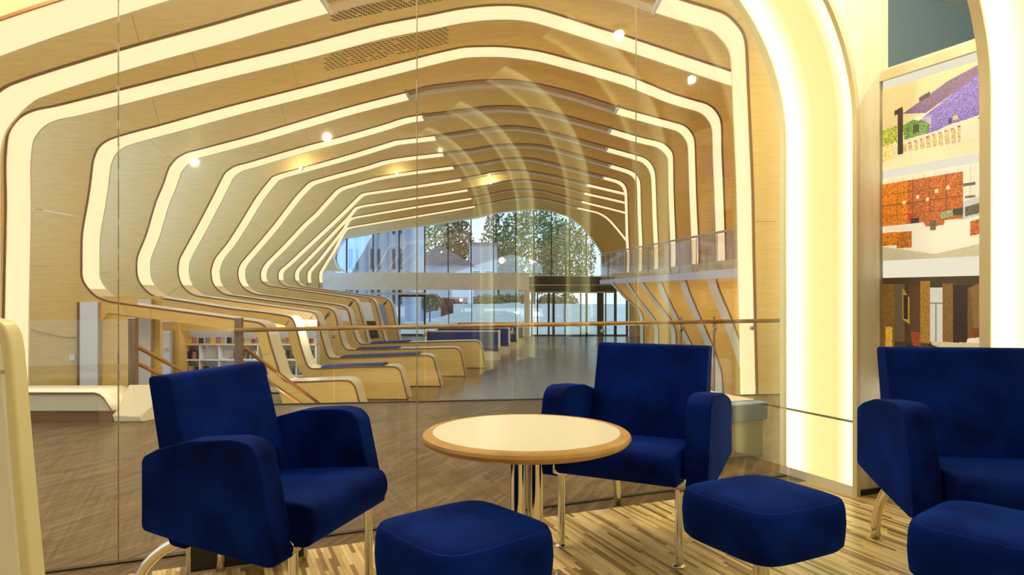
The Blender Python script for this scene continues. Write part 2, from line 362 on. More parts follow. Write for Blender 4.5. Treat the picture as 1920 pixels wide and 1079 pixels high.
# print one: purple bar room
sh1 = [([(0, .0), (1, 0), (1, .12), (.5, .35), (.2, .5), (0, .52)], (206, 186, 142), .05, 1), ([(.2, .36), (.62, .12), (1, .0), (1, .14), (.9, .14), (.42, .42)], (112, 84, 120), .12, 2),
       ([(.36, .22), (.46, .18), (.46, .24), (.36, .27)], (60, 50, 50)), ([(.28, .55), (.45, .42), (.9, .12), (1, .2), (1, .58), (.62, .62), (.45, .68)], (118, 100, 178), .35, 1),
       ([(.28, .56), (.4, .46), (.47, .46), (.47, .6), (.3, .62)], (170, 150, 190), .25, 1), ([(0, .5), (.15, .48), (.15, .7), (0, .72)], (150, 160, 70), .5, 1),
       ([(.2, .5), (.3, .46), (.4, .5), (.46, .56), (.44, .66), (.22, .68)], (96, 130, 60), .6, 1), (R4(.3, .53, .36, .62), (50, 60, 30), .3),
       ([(0, .7), (.14, .68), (.14, .86), (0, .9)], (226, 204, 140), .15, 2), ([(.26, .69), (1, .58), (1, .61), (.26, .72)], (206, 196, 200)),
       ([(.72, .62), (1, .56), (1, .84), (.92, .86), (.72, .82)], (232, 218, 190), .05), ([(.86, .62), (1, .52), (1, .64), (.95, .68)], (60, 46, 60), .3), ([(.2, .73), (.72, .66), (.72, .84), (.2, .82)], (202, 176, 128), .22, 1),
       (R4(.9, .78, .95, .85), (70, 58, 50)), (R4(.62, .55, .65, .61), (50, 46, 60)), (R4(.66, .53, .7, .58), (190, 170, 110)), (R4(.92, .4, .96, .56), (60, 40, 90), .3)]
for k in range(9): x = .24+k*.055; sh1.append(([(x, .72-k*.008), (x+.012, .72-k*.008), (x+.02, .88-k*.004), (x+.008, .88-k*.004)], (244, 232, 206))); sh1.append((R4(x+.014, .72-k*.008, x+.04, .735-k*.008), (150, 96, 60)))
sh1 += [([(.12, .3), (.2, .27), (.2, .33), (.12, .36)], (62, 52, 40)), (R4(.155, .3, .205, .84), (54, 46, 36), .15), (R4(.1, .72, .145, .85), (210, 200, 180), .1)]
def b1(x, y, i, j): return lerp3((236, 214, 176), (250, 226, 190), (y-.8)*5)
# print two: burl wood wall behind white desk
sh2 = [([(0, 0), (1, 0), (1, .6), (0, .6)], (238, 232, 214), .02)]
for k in range(9): x = .1+k*.1; sh2.append((R4(x, .02, x+.007, .5), (176, 172, 160)))
sh2 += [([(.72, .4), (1, .34), (1, .6), (.72, .6)], (196, 204, 210), .05), (R4(0, .07, .74, .58), (190, 104, 40), .22, 2), (R4(0, .07, .25, .58), (214, 128, 40), .2, 2)]
for k in range(1, 5): sh2.append((R4(k*.15-.004, .07, k*.15+.004, .58), (140, 74, 30)))
for k in range(1, 4): sh2.append((R4(0, .07+k*.13, .74, .078+k*.13), (140, 74, 30)))
for q in ((.33, .26), (.5, .22), (.6, .2), (.2, .3), (.42, .3)): sh2.append((R4(q[0], q[1], q[0]+.03, q[1]+.04), (250, 220, 180)))
sh2 += [(R4(.74, .2, .84, .235), (100, 104, 90), .3), (R4(.76, .34, .84, .37), (110, 110, 96), .3), ([(.76, .46), (1, .4), (1, .52), (.76, .56)], (96, 88, 70), .5),
        ([(0, .58), (.38, .62), (.6, .63), (1, .54), (1, .84), (.55, .95), (0, .82)], (244, 240, 224), .01), ([(0, .83), (.5, .95), (1, .84), (1, 1), (0, 1)], (206, 196, 168), .06, 1),
        ([(.36, .5), (.6, .5), (.58, .63), (.5, .64), (.42, .63)], (186, 100, 40), .25, 1), (R4(.0, .66, .14, .82), (206, 126, 36), .25, 2), (R4(.14, .67, .29, .86), (190, 110, 36), .25, 2),
        ([(.8, .62), (1, .57), (1, .74), (.8, .78)], (188, 104, 40), .2, 2), (R4(.92, .64, .96, .68), (230, 170, 110)), ([(.54, .5), (.66, .46), (.7, .54), (.56, .56)], (150, 160, 110), .3), (R4(.66, .47, .74, .54), (70, 66, 50), .3),
        (R4(.26, .46, .3, .54), (200, 60, 40)), (R4(.28, .52, .36, .58), (60, 50, 44)), (R4(.46, .57, .51, .68), (110, 100, 80), .3)]
def b2(x, y, i, j): return (240, 234, 216)
# print three: dark hotel bedroom
sh3 = [([(0, 0), (1, 0), (1, .1), (.4, .14), (0, .08)], (70, 52, 30), .2), (R4(0, .06, .12, .7), (128, 92, 42), .15, 2), (R4(.12, .06, .22, .62), (98, 86, 66), .1), ([(.2, .1), (.27, .2), (.27, .45), (.2, .4)], (176, 140, 50), .2),
       (R4(.21, .17, .255, .4), (50, 40, 30)), (R4(.27, .08, .37, .6), (84, 60, 28), .15), (R4(.37, .04, .46, .62), (158, 118, 34), .2, 1), (R4(.46, .1, .57, .6), (206, 210, 206), .04), (R4(.505, .25, .515, .6), (120, 124, 120)), (R4(.46, .24, .57, .252), (130, 130, 126)),
       (R4(.57, .06, .66, .6), (128, 92, 44), .2, 1), (R4(.66, .08, .8, .6), (48, 34, 18), .2), (R4(.78, .1, .84, .6), (110, 82, 30), .2), ([(.8, .1), (1, 0), (1, .45), (.83, .46)], (134, 98, 52), .12), ([(.88, .14), (.98, .1), (1, .3), (.9, .34)], (216, 204, 170), .12, 1),
       ([(.8, .46), (1, .44), (1, .52), (.82, .54)], (120, 60, 28), .15), ([(.78, .55), (1, .52), (1, .6), (.76, .62)], (236, 226, 200), .03), ([(.46, .6), (1, .58), (1, .66), (.62, .7), (.5, .66)], (206, 192, 150), .06), ([(.44, .62), (.66, .68), (1, .64), (1, .95), (.62, 1), (.46, .8)], (46, 34, 20), .2),
       ([(.6, .66), (.78, .64), (.8, .74), (.62, .78)], (120, 88, 52), .12), ([(.32, .8), (.6, .9), (.6, 1), (.24, 1)], (122, 84, 56), .3, 1), ([(0, .74), (.22, .68), (.22, .74), (0, .86)], (182, 136, 58), .1), ([(0, .86), (.22, .74), (.26, 1), (0, 1)], (66, 50, 22), .25),
       (R4(.03, .48, .1, .7), (214, 172, 70), .25, 1), ([(.28, .52), (.36, .52), (.38, .68), (.3, .68)], (150, 64, 36), .25), ([(.24, .64), (.42, .66), (.4, .72), (.24, .72)], (40, 28, 22)), (R4(.25, .72, .27, .95), (34, 24, 18)), (R4(.37, .72, .39, .9), (34, 24, 18)), (R4(.31, .72, .325, .92), (34, 24, 18))]
def b3(x, y, i, j): return (74, 54, 26)
VC = bpy.data.materials.new('printed_photo'); VC.use_nodes = True
_a = VC.node_tree.nodes.new('ShaderNodeVertexColor'); _a.layer_name = 'Col'; _b = VC.node_tree.nodes['Principled BSDF']; _b.inputs['Roughness'].default_value = .3; _b.inputs['Emission Strength'].default_value = .38; VC.node_tree.links.new(_a.outputs[0], _b.inputs['Emission Color'])
VC.node_tree.links.new(_a.outputs[0], _b.inputs['Base Color'])
def make_print(f, z0, z1, v0, v1, nx, ny, parent, lab, u=PU-.013):
    vs, fs, cols = [], [], []
    for j in range(ny+1):
        for i in range(nx+1): vs.append(L(u, v0+(v1-v0)*i/nx, z1+(z0-z1)*j/ny))
    for j in range(ny):
        for i in range(nx):
            a = j*(nx+1)+i; fs.append((a, a+nx+1, a+nx+2, a+1)); cols.append((*srgb(f((i+.5)/nx, (j+.5)/ny, i, j)), 1))
    me = bpy.data.meshes.new('print'); me.from_pydata([tuple(v) for v in vs], [], fs); ca = me.color_attributes.new('Col', 'FLOAT_COLOR', 'CORNER'); buf = []
    for p in me.polygons: buf += list(cols[p.index])*p.loop_total
    ca.data.foreach_set('color', buf); me.materials.append(VC)
    o = bpy.data.objects.new('print', me); COL.objects.link(o); o.parent = parent; o.matrix_parent_inverse = Matrix.Translation(parent.location).inverted(); o['label'] = lab
make_print(painter(sh1, b1), 1.785, 2.235, pv0+fw, pv1-fw, 190, 150, pp, 'photograph of a bar with stools and a purple wall')
make_print(painter(sh2, b2), 1.285, 1.74, pv0+fw, pv1-fw, 190, 150, pp, 'photograph of a white desk before a burl wood wall')
make_print(painter(sh3, b3), .63, 1.19, pv0+fw, pv1-fw, 190, 160, pp, 'photograph of a dark brown hotel bedroom')

# ================================================================ LIBRARY RIBS
Yn = lambda n: 2.08*(5.04+n)
RW = .56
RIBS = {}
RIBS[-2] = dict(lit=[(-260, 620), (-260, 200), (-240, 150), (-200, 115), (-60, 60), (100, 5), (700, -180), (960, -250), (1250, -180), (1470, -100), (1540, -60), (1570, 0), (1575, 300), (1575, 950)], gap=None, Y=6.25)
RIBS[-1] = dict(lit=[(-62, 760), (-62, 300), (-52, 235), (-22, 193), (20, 160), (215, 98), (400, 47), (500, 18), (700, -38), (830, -75), (905, -92), (990, -85), (1120, -50), (1275, 0), (1341, 20), (1362, 29), (1378, 44), (1390, 60), (1396, 78), (1398, 100), (1401, 170), (1405, 260), (1409, 360), (1411, 474), (1417, 748), (1419, 890)], gap=(622, 1222))
RIBS[0] = dict(lit=[(5, 830), (7, 720), (8, 600), (11, 450), (12, 380), (11, 310), (13, 273), (17, 250), (26, 234), (41, 219), (65, 208), (104, 200), (185, 180), (370, 133), (560, 87), (708, 48), (801, 30), (860, 18), (910, 12), (960, 11), (1000, 16), (1040, 27), (1090, 43), (1180, 71), (1291, 108), (1375, 136), (1430, 153), (1470, 185), (1480, 260), (1484, 900)], gap=None)
RIBS[1] = dict(pew=[(686, 783), (681, 776), (672, 743), (667, 726), (660, 717), (649, 713), (600, 714), (544, 716)], leg=[(535, 713), (527, 704), (522, 688), (510, 651), (503, 624), (499, 614)], sweep=[(493, 608), (484, 604), (458, 600), (380, 589), (284, 576), (234, 569)], low=[(208, 565), (191, 560), (178, 553), (167, 542), (158, 529), (154, 516)],
    lit=[(154, 500), (155, 440), (165, 380), (170, 347), (175, 305), (180, 288), (187, 276), (198, 267), (213, 260), (250, 249), (300, 236), (430, 200), (560, 167), (745, 119), (860, 91), (910, 88), (950, 89), (1000, 95), (1040, 104), (1180, 144), (1260, 176), (1306, 190), (1323, 195), (1336, 203), (1345, 214), (1350, 225), (1352, 240), (1353, 290), (1356, 360), (1359, 512)], gap=None, brace=[(1342, 526), (1373, 605), (1397, 670), (1412, 715), (1417, 740), (1418, 783)], lo=.21)
RIBS[2] = dict(pew=[(770, 762), (768, 757), (757, 715), (751, 695), (742, 688), (733, 687), (660, 688), (588, 691)], leg=[(579, 687), (574, 677), (566, 653), (559, 625), (555, 610)], sweep=[(550, 599), (544, 594), (532, 591), (491, 585), (430, 578), (353, 566), (320, 561)], low=[(301, 558), (284, 552), (271, 541), (262, 528), (258, 516)],
    lit=[(257, 500), (258, 485), (262, 472), (275, 440), (293, 379), (306, 348), (317, 316), (325, 305), (334, 296), (349, 288), (371, 282), (473, 255), (560, 229), (660, 200), (762, 174), (803, 163), (840, 158), (887, 153), (924, 151), (952, 151), (980, 154), (1020, 161), (1080, 176), (1145, 197), (1204, 214), (1260, 229), (1280, 235), (1291, 243), (1299, 255), (1302, 267), (1303, 290), (1305, 360), (1309, 512)], gap=(765, 1153), brace=[(1285, 526), (1334, 645), (1348, 685), (1353, 705), (1355, 750)], lo=.21)
RIBS[3] = dict(pew=[(829, 728), (827, 722), (818, 687), (813, 672), (805, 667), (798, 666), (720, 669), (625, 672)], leg=[(618, 670), (613, 662), (603, 627), (598, 603)], sweep=[(594, 592), (588, 586), (575, 583), (473, 569), (430, 563), (395, 558)], low=[(380, 556), (362, 552), (347, 541), (339, 528), (335, 513)],
    lit=[(335, 500), (338, 485), (353, 457), (373, 420), (399, 370), (421, 327), (431, 318), (442, 312), (464, 306), (560, 278), (640, 257), (720, 234), (757, 222), (792, 216), (831, 211), (887, 204), (924, 200), (961, 200), (1006, 205), (1053, 216), (1127, 236), (1201, 258), (1238, 267), (1251, 275), (1260, 286), (1262, 298), (1263, 360), (1266, 514)], gap=(797, 1138), brace=[(1239, 526), (1290, 634), (1300, 655), (1304, 672), (1305, 726)], lo=.24)
RIBS[4] = dict(pew=[(874, 706), (872, 698), (865, 664), (859, 655), (850, 652), (760, 654), (655, 656)], leg=[(648, 653), (642, 643), (635, 614), (630, 592)], sweep=[(625, 583), (617, 578), (600, 575), (510, 564), (452, 556)], low=[(436, 554), (421, 551), (408, 542), (400, 531), (397, 518)],
    lit=[(397, 505), (404, 485), (426, 457), (450, 420), (482, 368), (510, 333), (516, 330), (524, 327), (560, 317), (640, 295), (725, 269), (742, 264), (776, 260), (816, 255), (868, 247), (924, 239), (961, 237), (1006, 242), (1053, 253), (1119, 271), (1201, 294), (1212, 299), (1221, 308), (1227, 321), (1229, 340), (1231, 400), (1233, 517)], gap=(818, 1126), brace=[(1204, 527), (1252, 592), (1263, 612), (1267, 630), (1268, 706)], lo=.5)
RIBS[5] = dict(pew=[(912, 691), (910, 684), (904, 652), (898, 642), (889, 639), (780, 642), (681, 645)], leg=[(674, 643), (669, 636), (662, 616), (656, 590)], sweep=[(652, 580), (643, 574), (630, 571), (565, 562), (500, 554)], low=[(484, 552), (473, 549), (460, 542), (451, 531), (447, 518)],
    lit=[(448, 503), (454, 492), (484, 457), (515, 420), (554, 369), (578, 344), (584, 341), (592, 338), (628, 328), (684, 313), (712, 304), (735, 299), (776, 293), (831, 287), (887, 280), (933, 272), (980, 271), (1006, 272), (1043, 279), (1112, 299), (1173, 317), (1186, 322), (1195, 330), (1200, 341), (1201, 360), (1202, 400), (1204, 519)], gap=(832, 1117), brace=[(1176, 528), (1224, 594), (1231, 606), (1234, 620), (1234, 691)], lo=.6)
RIBS[6] = dict(leg=[(702, 690), (690, 642), (680, 600)], sweep=[(675, 582), (670, 567), (662, 560), (647, 557), (600, 550), (547, 542)], low=[(520, 538), (505, 536), (495, 531), (490, 524), (489, 516)],
    lit=[(491, 505), (500, 492), (528, 464), (569, 420), (591, 400), (628, 359), (637, 353), (647, 349), (702, 334), (740, 327), (780, 321), (850, 312), (905, 305), (952, 297), (989, 297), (1010, 300), (1043, 308), (1105, 324), (1155, 337), (1166, 342), (1173, 350), (1176, 362), (1178, 440), (1179, 521)], gap=(851, 1109), brace=[(1148, 530), (1198, 580), (1204, 590), (1206, 604), (1206, 678)], lo=.6)
RIBS[7] = dict(leg=[(733, 680), (723, 642), (714, 606)], sweep=[(709, 586), (703, 567), (696, 560), (680, 556), (600, 545), (552, 539)], low=[(538, 537), (528, 532), (523, 525), (522, 516)],
    lit=[(525, 507), (538, 496), (575, 461), (619, 420), (647, 393), (672, 368), (680, 363), (690, 361), (780, 348), (864, 335), (930, 322), (970, 319), (990, 321), (1040, 330), (1101, 345), (1170, 361), (1184, 367), (1189, 380), (1190, 520)], gap=(865, 1102), lo=.6)
RIBS[8] = dict(leg=[(760, 672), (750, 640), (742, 606)], sweep=[(738, 584), (733, 568), (727, 561), (712, 557), (640, 547), (580, 539)], low=[(565, 536), (557, 530), (553, 522)],
    lit=[(554, 509), (565, 496), (599, 461), (638, 420), (650, 408), (661, 394), (666, 389), (676, 386), (693, 383), (780, 370), (877, 355), (940, 341), (980, 337), (1010, 340), (1050, 348), (1096, 361), (1171, 378), (1184, 384), (1189, 400), (1190, 520)], gap=(878, 1097), lo=.6)
RIBS[9] = dict(low=[(577, 650), (577, 600), (577, 545)], lit=[(577, 530), (577, 511), (593, 492), (612, 468), (643, 428), (650, 415), (655, 410), (664, 407), (780, 387), (884, 371), (945, 358), (985, 355), (1020, 358), (1091, 377), (1171, 397), (1184, 404), (1190, 420), (1190, 520)], gap=(885, 1092), lo=.6)
RIBS[10] = dict(low=[(599, 644), (599, 600), (599, 541)], lit=[(599, 530), (599, 511), (623, 472), (639, 441), (643, 434), (649, 428), (660, 425), (780, 405), (891, 386), (950, 374), (990, 370), (1030, 375), (1083, 389), (1119, 397), (1134, 404), (1147, 415), (1168, 440), (1185, 465), (1195, 520)], gap=(892, 1082), lo=.6)
LBL = {-2: 'nearest glowing plywood rib, cut off by the top left corner', -1: 'large glowing rib whose tall right column stands beside the yellow arch', 0: 'glowing rib with the straight left column behind the low curved bench',
       1: 'glowing rib sweeping down beside the bookcase into the front pew', 2: 'glowing rib with an unlit middle, folding into the second pew', 3: 'glowing rib that folds into the third pew from the glass', 4: 'glowing rib that folds into the fourth pew from the glass',
       5: 'glowing rib that folds into the fifth pew from the glass', 6: 'glowing rib whose right column is the farthest one standing on the balcony', 7: 'thin distant rib just behind the last full right column', 8: 'thin distant rib, fourth before the far window', 9: 'thin distant rib with upright left foot, third before the far window', 10: 'last thin glowing rib just in front of the far window'}
def cat(pts, k):     # catmull-rom with k sub-steps; pts list of (Vector2, tag, off)
    out = []
    for i in range(len(pts)-1):
        p0 = pts[max(i-1, 0)][0]; p1 = pts[i][0]; p2 = pts[i+1][0]; p3 = pts[min(i+2, len(pts)-1)][0]
        d = (p2-p1).length; m1 = (p2-p0)*.5; m2 = (p3-p1)*.5
        if m1.length > d: m1 = m1.normalized()*d
        if m2.length > d: m2 = m2.normalized()*d
        for s in range(k):
            t = s/k; t2 = t*t; t3 = t2*t
            out.append(((2*t3-3*t2+1)*p1+(t3-2*t2+t)*m1+(-2*t3+3*t2)*p2+(t3-t2)*m2, pts[i][1], pts[i][2]+(pts[i+1][2]-pts[i][2])*t))
    out.append(pts[-1]); return out
def rib(n, d):
    Y = d.get('Y', Yn(n)); root = empty('plywood_rib', (0, Y, FL if n != -2 else FL), 0, LBL[n], 'rib', 'glowing plywood ribs of the hall')
    cp = []
    def W2(p): q = P(p[0], p[1], Y); return Vector((q.x, q.z))
    lo = d.get('lo', .3)
    for tag in ('pew', 'leg', 'sweep', 'low', 'lit', 'brace'):
        for i, p in enumerate(d.get(tag, [])):
            if tag == 'low': off = lo+(1.6-lo)*(i/max(1, len(d['low'])-1))**.7 if n < 9 else 1.0
            elif tag in ('pew', 'leg', 'sweep'): off = lo
            else: off = 1.6 if n < 6 else 1.3
            cp.append((W2(p), tag, off))
    segs = []; cur = cp
    k = 4 if n < 5 else 2
    sm = cat(cp, k); N = len(sm)
    inner = [s[0] for s in sm]; outer = []
    for i, (p, tag, off) in enumerate(sm):
        a = sm[max(i-1, 0)][0]; b = sm[min(i+1, N-1)][0]; t = (b-a).normalized()
        if tag == 'pew': outer.append(Vector((p.x, FL+.02)))
        elif tag == 'brace' or (tag == 'lit' and i > N*.5 and p.x > 0 and (abs(t.x) < .4 or p.y < 3.0)): outer.append(p+Vector((off, 0)))
        else: outer.append(p+Vector((-t.y, t.x))*off)
    def quadstrip(idx, yf, yb, off=lambda i: Vector((0, 0))):
        vs = []; fs = []
        for i in idx: q = inner[i]+off(i); vs += [(q.x, yf, q.y), (q.x, yb, q.y)]
        for j in range(len(idx)-1): fs.append((2*j, 2*j+2, 2*j+3, 2*j+1))
        return vs, fs
    def pm(name, vs, fs, m, smooth=True):
        o = mesh(name, [Vector(v)-Vector(root.location) for v in vs], fs, m, root, smooth); return o
    # face: plywood panels about 2.4 m long, closed slabs 3 cm thick
    cuts = [0]; acc = 0
    for i in range(1, N):
        acc += (inner[i]-inner[i-1]).length
        if acc > 2.4 and i < N-4: cuts.append(i); acc = 0
    cuts.append(N-1)
    for a, b in zip(cuts[:-1], cuts[1:]):
        pi = [inner[i].copy() for i in range(a, b+1)]; po = [outer[i].copy() for i in range(a, b+1)]
        if b < N-1:
            g = .006; pi[-1] += (pi[-2]-pi[-1]).normalized()*g; po[-1] += (po[-2]-po[-1]).normalized()*g if (po[-2]-po[-1]).length > 1e-4 else Vector((0, 0))
        m_ = len(pi); vs = []; fs = []
        for y in (Y, Y+.03):
            vs += [(q.x, y, q.y) for q in pi]+[(q.x, y, q.y) for q in po]
        for j in range(m_-1):
            fs += [(j, j+1, m_+j+1, m_+j), (2*m_+j, 3*m_+j, 3*m_+j+1, 2*m_+j+1), (j, 2*m_+j, 2*m_+j+1, j+1)]
        fs += [(0, m_, 3*m_, 2*m_), (m_-1, 3*m_-1, 4*m_-1, 2*m_-1)]
        pm('plywood_panel', vs, fs, PLY, False)
    # laminate edge, proud of the face
    w_ = .03
    vs = []; fs = []
    for i in range(N):
        a = inner[max(i-1, 0)]; b = inner[min(i+1, N-1)]; t = (b-a).normalized(); o_ = Vector((-t.y, t.x))*w_
        vs += [(inner[i].x, Y-.006, inner[i].y), (inner[i].x+o_.x, Y-.006, inner[i].y+o_.y), (inner[i].x, Y+.002, inner[i].y), (inner[i].x+o_.x, Y+.002, inner[i].y+o_.y)]
    for j in range(N-1): fs += [(4*j, 4*j+4, 4*j+5, 4*j+1), (4*j, 4*j+2, 4*j+6, 4*j+4), (4*j+1, 4*j+5, 4*j+7, 4*j+3)]
    pm('edge_band', vs, fs, EDGE, False)
    # soffit pieces
    tags = [s[1] for s in sm]; xs = [CX+s[0].x/Y*F_PX for s in sm]
    lows = [i for i in range(N) if tags[i] == 'low']
    if n < 9 and lows:
        for i in lows[len(lows)//2:]: tags[i] = 'lit'
    il = [i for i in range(N) if tags[i] == 'lit']; top = min(il, key=lambda i: -inner[i].y)
    if d['gap']:
        left = [i for i in il if i <= top and xs[i] <= d['gap'][0]+3] or []
        right = [i for i in il if i > top-6 and xs[i] >= d['gap'][1]-3]
        mid = list(range(left[-1], right[0]+1))
        litsets = [left, right]
    else: litsets = [il]; mid = None
    for ls in litsets:
        ls = [i for i in ls if i < N]
        pm('light_diffuser', *quadstrip(ls, Y+.015, Y+RW-.035), RIBL)
        pm('rear_lip', *quadstrip(ls, Y+RW-.035, Y+RW), PLYP)
        pm('front_lip', *quadstrip(ls, Y-.004, Y+.015), PLYP)
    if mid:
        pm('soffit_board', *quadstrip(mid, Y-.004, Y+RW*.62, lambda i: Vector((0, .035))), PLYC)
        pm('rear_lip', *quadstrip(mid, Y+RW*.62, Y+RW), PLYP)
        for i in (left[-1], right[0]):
            q = inner[i]; o = MB().box(q.x-.02, q.x+.02, .0, RW, q.y-FL-.02, q.y-FL+.06).build('end_cap', WHITE, root)
    for tg in ('pew', 'leg', 'sweep', 'low', 'brace'):
        ii = [i for i in range(N) if tags[i] == tg]
        if not ii: continue
        if ii[-1]+1 < N and tg != 'brace': ii.append(ii[-1]+1)
        pm({'pew': 'pew_top', 'leg': 'leg_side', 'sweep': 'shelf_top', 'low': 'curved_side', 'brace': 'brace_side'}[tg], *quadstrip(ii, Y-.004, Y+RW), PLYP)
    # blue pad along the pew top
    if 'pew' in d and n >= 2:
        x1, y1 = d['pew'][-1]; x0, y0 = d['pew'][-3] if n < 4 else d['pew'][-2]
        a = P(x1+12, y1, Y); x0 = x0-14; b = P(x0, y0, Y)
        vs = []
        for z in (.0, .035):
            vs += [(a.x, Y+.05, a.z+z), (b.x, Y+.05, b.z+z), (b.x, Y+RW-.02, b.z+z), (a.x, Y+RW-.02, a.z+z)]
        o = MB().hexa([Vector(v)-Vector(root.location) for v in vs]).build('seat_pad', BLUEC, root, bevel=.01, seg=2)
    if 'pew' in d:   # recessed dark kick board
        a = P(d['pew'][-1][0]-20, 0, Y); b = P(d['pew'][0][0]-3, 0, Y)
        MB().box(a.x, b.x, .06, .1, -.03, .06).build('kick_board', EDGE, root)
    return root
ribobj = {}
for n in sorted(RIBS): ribobj[n] = rib(n, RIBS[n])
# openings and panels in the leg walls of the distant ribs
def niche(n, q, m, lb_):
    Y = Yn(n); root = ribobj[n]; mb = MB(); p = [P(x, y, Y) for x, y in q]
    mb.hexa([(a.x, Y-.015, a.z) for a in (p[3], p[2])]+[(a.x, Y+.01, a.z) for a in (p[2], p[3])]+[(a.x, Y-.015, a.z) for a in (p[0], p[1])]+[(a.x, Y+.01, a.z) for a in (p[1], p[0])])
    o = mb.build('niche', m); o.parent = root; o.matrix_parent_inverse = Matrix.Translation(root.location).inverted(); o['label'] = lb_
niche(5, [(636, 581), (650, 583), (655, 603), (643, 603)], WHITE, 'pale niche panel'); niche(6, [(677, 567), (694, 567), (702, 601), (685, 601)], CREAM, 'cream panel')
niche(6, [(687, 603), (704, 603), (711, 634), (695, 636)], BLACK, 'dark screen opening'); niche(7, [(710, 571), (720, 572), (730, 611), (721, 611)], GREYB, 'blue-grey slot')
# acoustic slots in two rib faces
def slots(n, corners, rows, cols):
    Y = Yn(n); mb = MB(); root = ribobj[n]
    (a, b, c, e) = [P(x, y, Y-.002) for x, y in corners]      # TL TR BR BL
    for r in range(rows):
        for q in range(cols):
            if hsh(r, q, 3) < .04: continue
            s = (q+(.5 if r % 2 else 0)+.2)/cols; t = (r+.5)/rows
            if s > 1: continue
            p = (a*(1-s)+b*s)*(1-t)+(e*(1-s)+c*s)*t
            mb.box(p.x, p.x+.06, p.y-.002, p.y+.01, p.z-.006, p.z+.006)
    o = mb.build('acoustic_slots', mat('slot_shadow', (.10, .06, .02), .8), None); o.parent = root; o.matrix_parent_inverse = Matrix.Translation(root.location).inverted(); o['kind'] = 'stuff'
slots(0, [(618, 22), (862, -28), (862, -6), (618, 42)], 6, 26)
slots(1, [(606, 100), (838, 50), (836, 82), (606, 134)], 8, 26)

# ================================================================ HALL SHELL
LIBF = mat('library_parquet', (.25, .16, .08), .22)
nt = LIBF.node_tree; _t = nt.nodes.new('ShaderNodeTexCoord'); _m = nt.nodes.new('ShaderNodeMapping'); _m.inputs['Rotation'].default_value = (0, 0, .35)
_br = nt.nodes.new('ShaderNodeTexBrick'); _br.inputs['Color1'].default_value = (.30, .185, .085, 1); _br.inputs['Color2'].default_value = (.20, .12, .055, 1); _br.inputs['Mortar'].default_value = (.16, .09, .04, 1)
_br.inputs['Scale'].default_value = 1; _br.inputs['Brick Width'].default_value = .45; _br.inputs['Row Height'].default_value = .045; _br.inputs['Mortar Size'].default_value = .002
nt.links.new(_t.outputs['Object'], _m.inputs[0]); nt.links.new(_m.outputs[0], _br.inputs[0]); nt.links.new(_br.outputs[0], nt.nodes['Principled BSDF'].inputs['Base Color'])
struct(MB().box(-14, 8, 6, 37.0, FL-.1, FL).build('floor', LIBF))
struct(MB().box(-14, 9, 5.8, 37.3, 9.6, 9.8).build('ceiling', PLYP))
struct(MB().box(8, 8.2, 4.5, 37.3, FL, 9.6).build('wall_right', PLY))
# left wall: solid below, open glazing above for daylight
struct(MB().box(-14.2, -14, 4, 37.3, FL, 1.9).build('wall_left', WHITE))
struct(MB().box(-14, -7.7, 2.4, 2.5, -.2, 9.6).build('wall_left', PLY))
w = empty('window_4', (-14.1, 20, 1.9), 0, kind='structure')
for k in range(8): lpart(MB().box(-14.13, -14.08, 5+k*4+.04, 9+k*4-.04, 1.9, 9.6), 'pane', GLASSF, w); lpart(MB().box(-14.2, -14, 5+k*4-.04, 5+k*4+.04, 1.9, 9.6), 'mullion', BLACK, w)
# side wall facing the camera, beyond the second rib, below the sweeping shelves
YW = 12.605
wl_ = MB()
def rectpx(mb, x0, x1, y0, y1, Y, t=.1):
    a = P(x0, y1, Y); b = P(x1, y0, Y); return mb.box(a.x, b.x, Y, Y+t, a.z, b.z)
rectpx(wl_, 40, 256, 556, 800, YW, .03); struct(wl_.build('wall_left', PLY))
wl_ = MB(); rectpx(wl_, 236, 300, 556, 800, 13.4); struct(wl_.build('wall_left', PLY))
YS = 15.6
sw = MB(); rectpx(sw, 230, 594, 604, 621, YS-.3); struct(sw.build('wall_left', PLY))
sw = MB(); rectpx(sw, 322, 336, 604, 760, YS-.35, .5); struct(sw.build('trim_1', PLY))
sw = MB(); rectpx(sw, 230, 594, 600, 775, YS+.45); struct(sw.build('wall_left', WHITE))
# pale upright panels
def upright(x0, x1, y0, y1, Y, lab):
    a = P(x0, y1, Y); b = P(x1, y0, Y)
    r = empty('wall_panel', ((a.x+b.x)/2, Y, a.z), 0, lab, 'panel')
    lpart(MB().box(a.x, b.x, Y-.06, Y, a.z, b.z), 'board', WHITE, r)
    lpart(MB().box(a.x-.04, a.x-.005, Y-.07, Y, a.z, b.z), 'side_frame', EDGE, r)
    lpart(MB().box(b.x+.005, b.x+.03, Y-.07, Y, a.z, b.z), 'side_frame', STEEL, r)
upright(153, 187, 567, 745, YW-.02, 'pale upright panel left of the stained post, above the low bench')
upright(257, 286, 561, 745, 13.38, 'pale upright panel right of the stained post')
dr = empty('door_2', (P(314, 0, YS-.4).x, YS-.4, FL), 0, kind='structure')
a = P(300, 0, YS-.4).x; b = P(322, 0, YS-.4).x; zt = P(0, 624, YS-.4).z
lpart(MB().box(a, b, YS-.44, YS-.4, FL, zt), 'door_leaf', WHITE, dr); lpart(MB().box(a-.06, a, YS-.46, YS-.38, FL, zt+.05), 'door_frame', PALEWOOD, dr); lpart(MB().box(b, b+.05, YS-.46, YS-.38, FL, zt+.05), 'door_frame', STEEL, dr)
lpart(MB().box(b-.12, b-.06, YS-.48, YS-.44, FL+1, FL+1.04), 'door_handle', CHROME, dr)
# small wall switch plate
sp_ = P(135, 671, YW-.01); setp(MB().box(sp_.x-.05, sp_.x+.05, YW-.02, YW, sp_.z-.05, sp_.z+.05).build('wall_socket', WHITE), 'small white wall socket left of the first pale upright panel', 'socket')

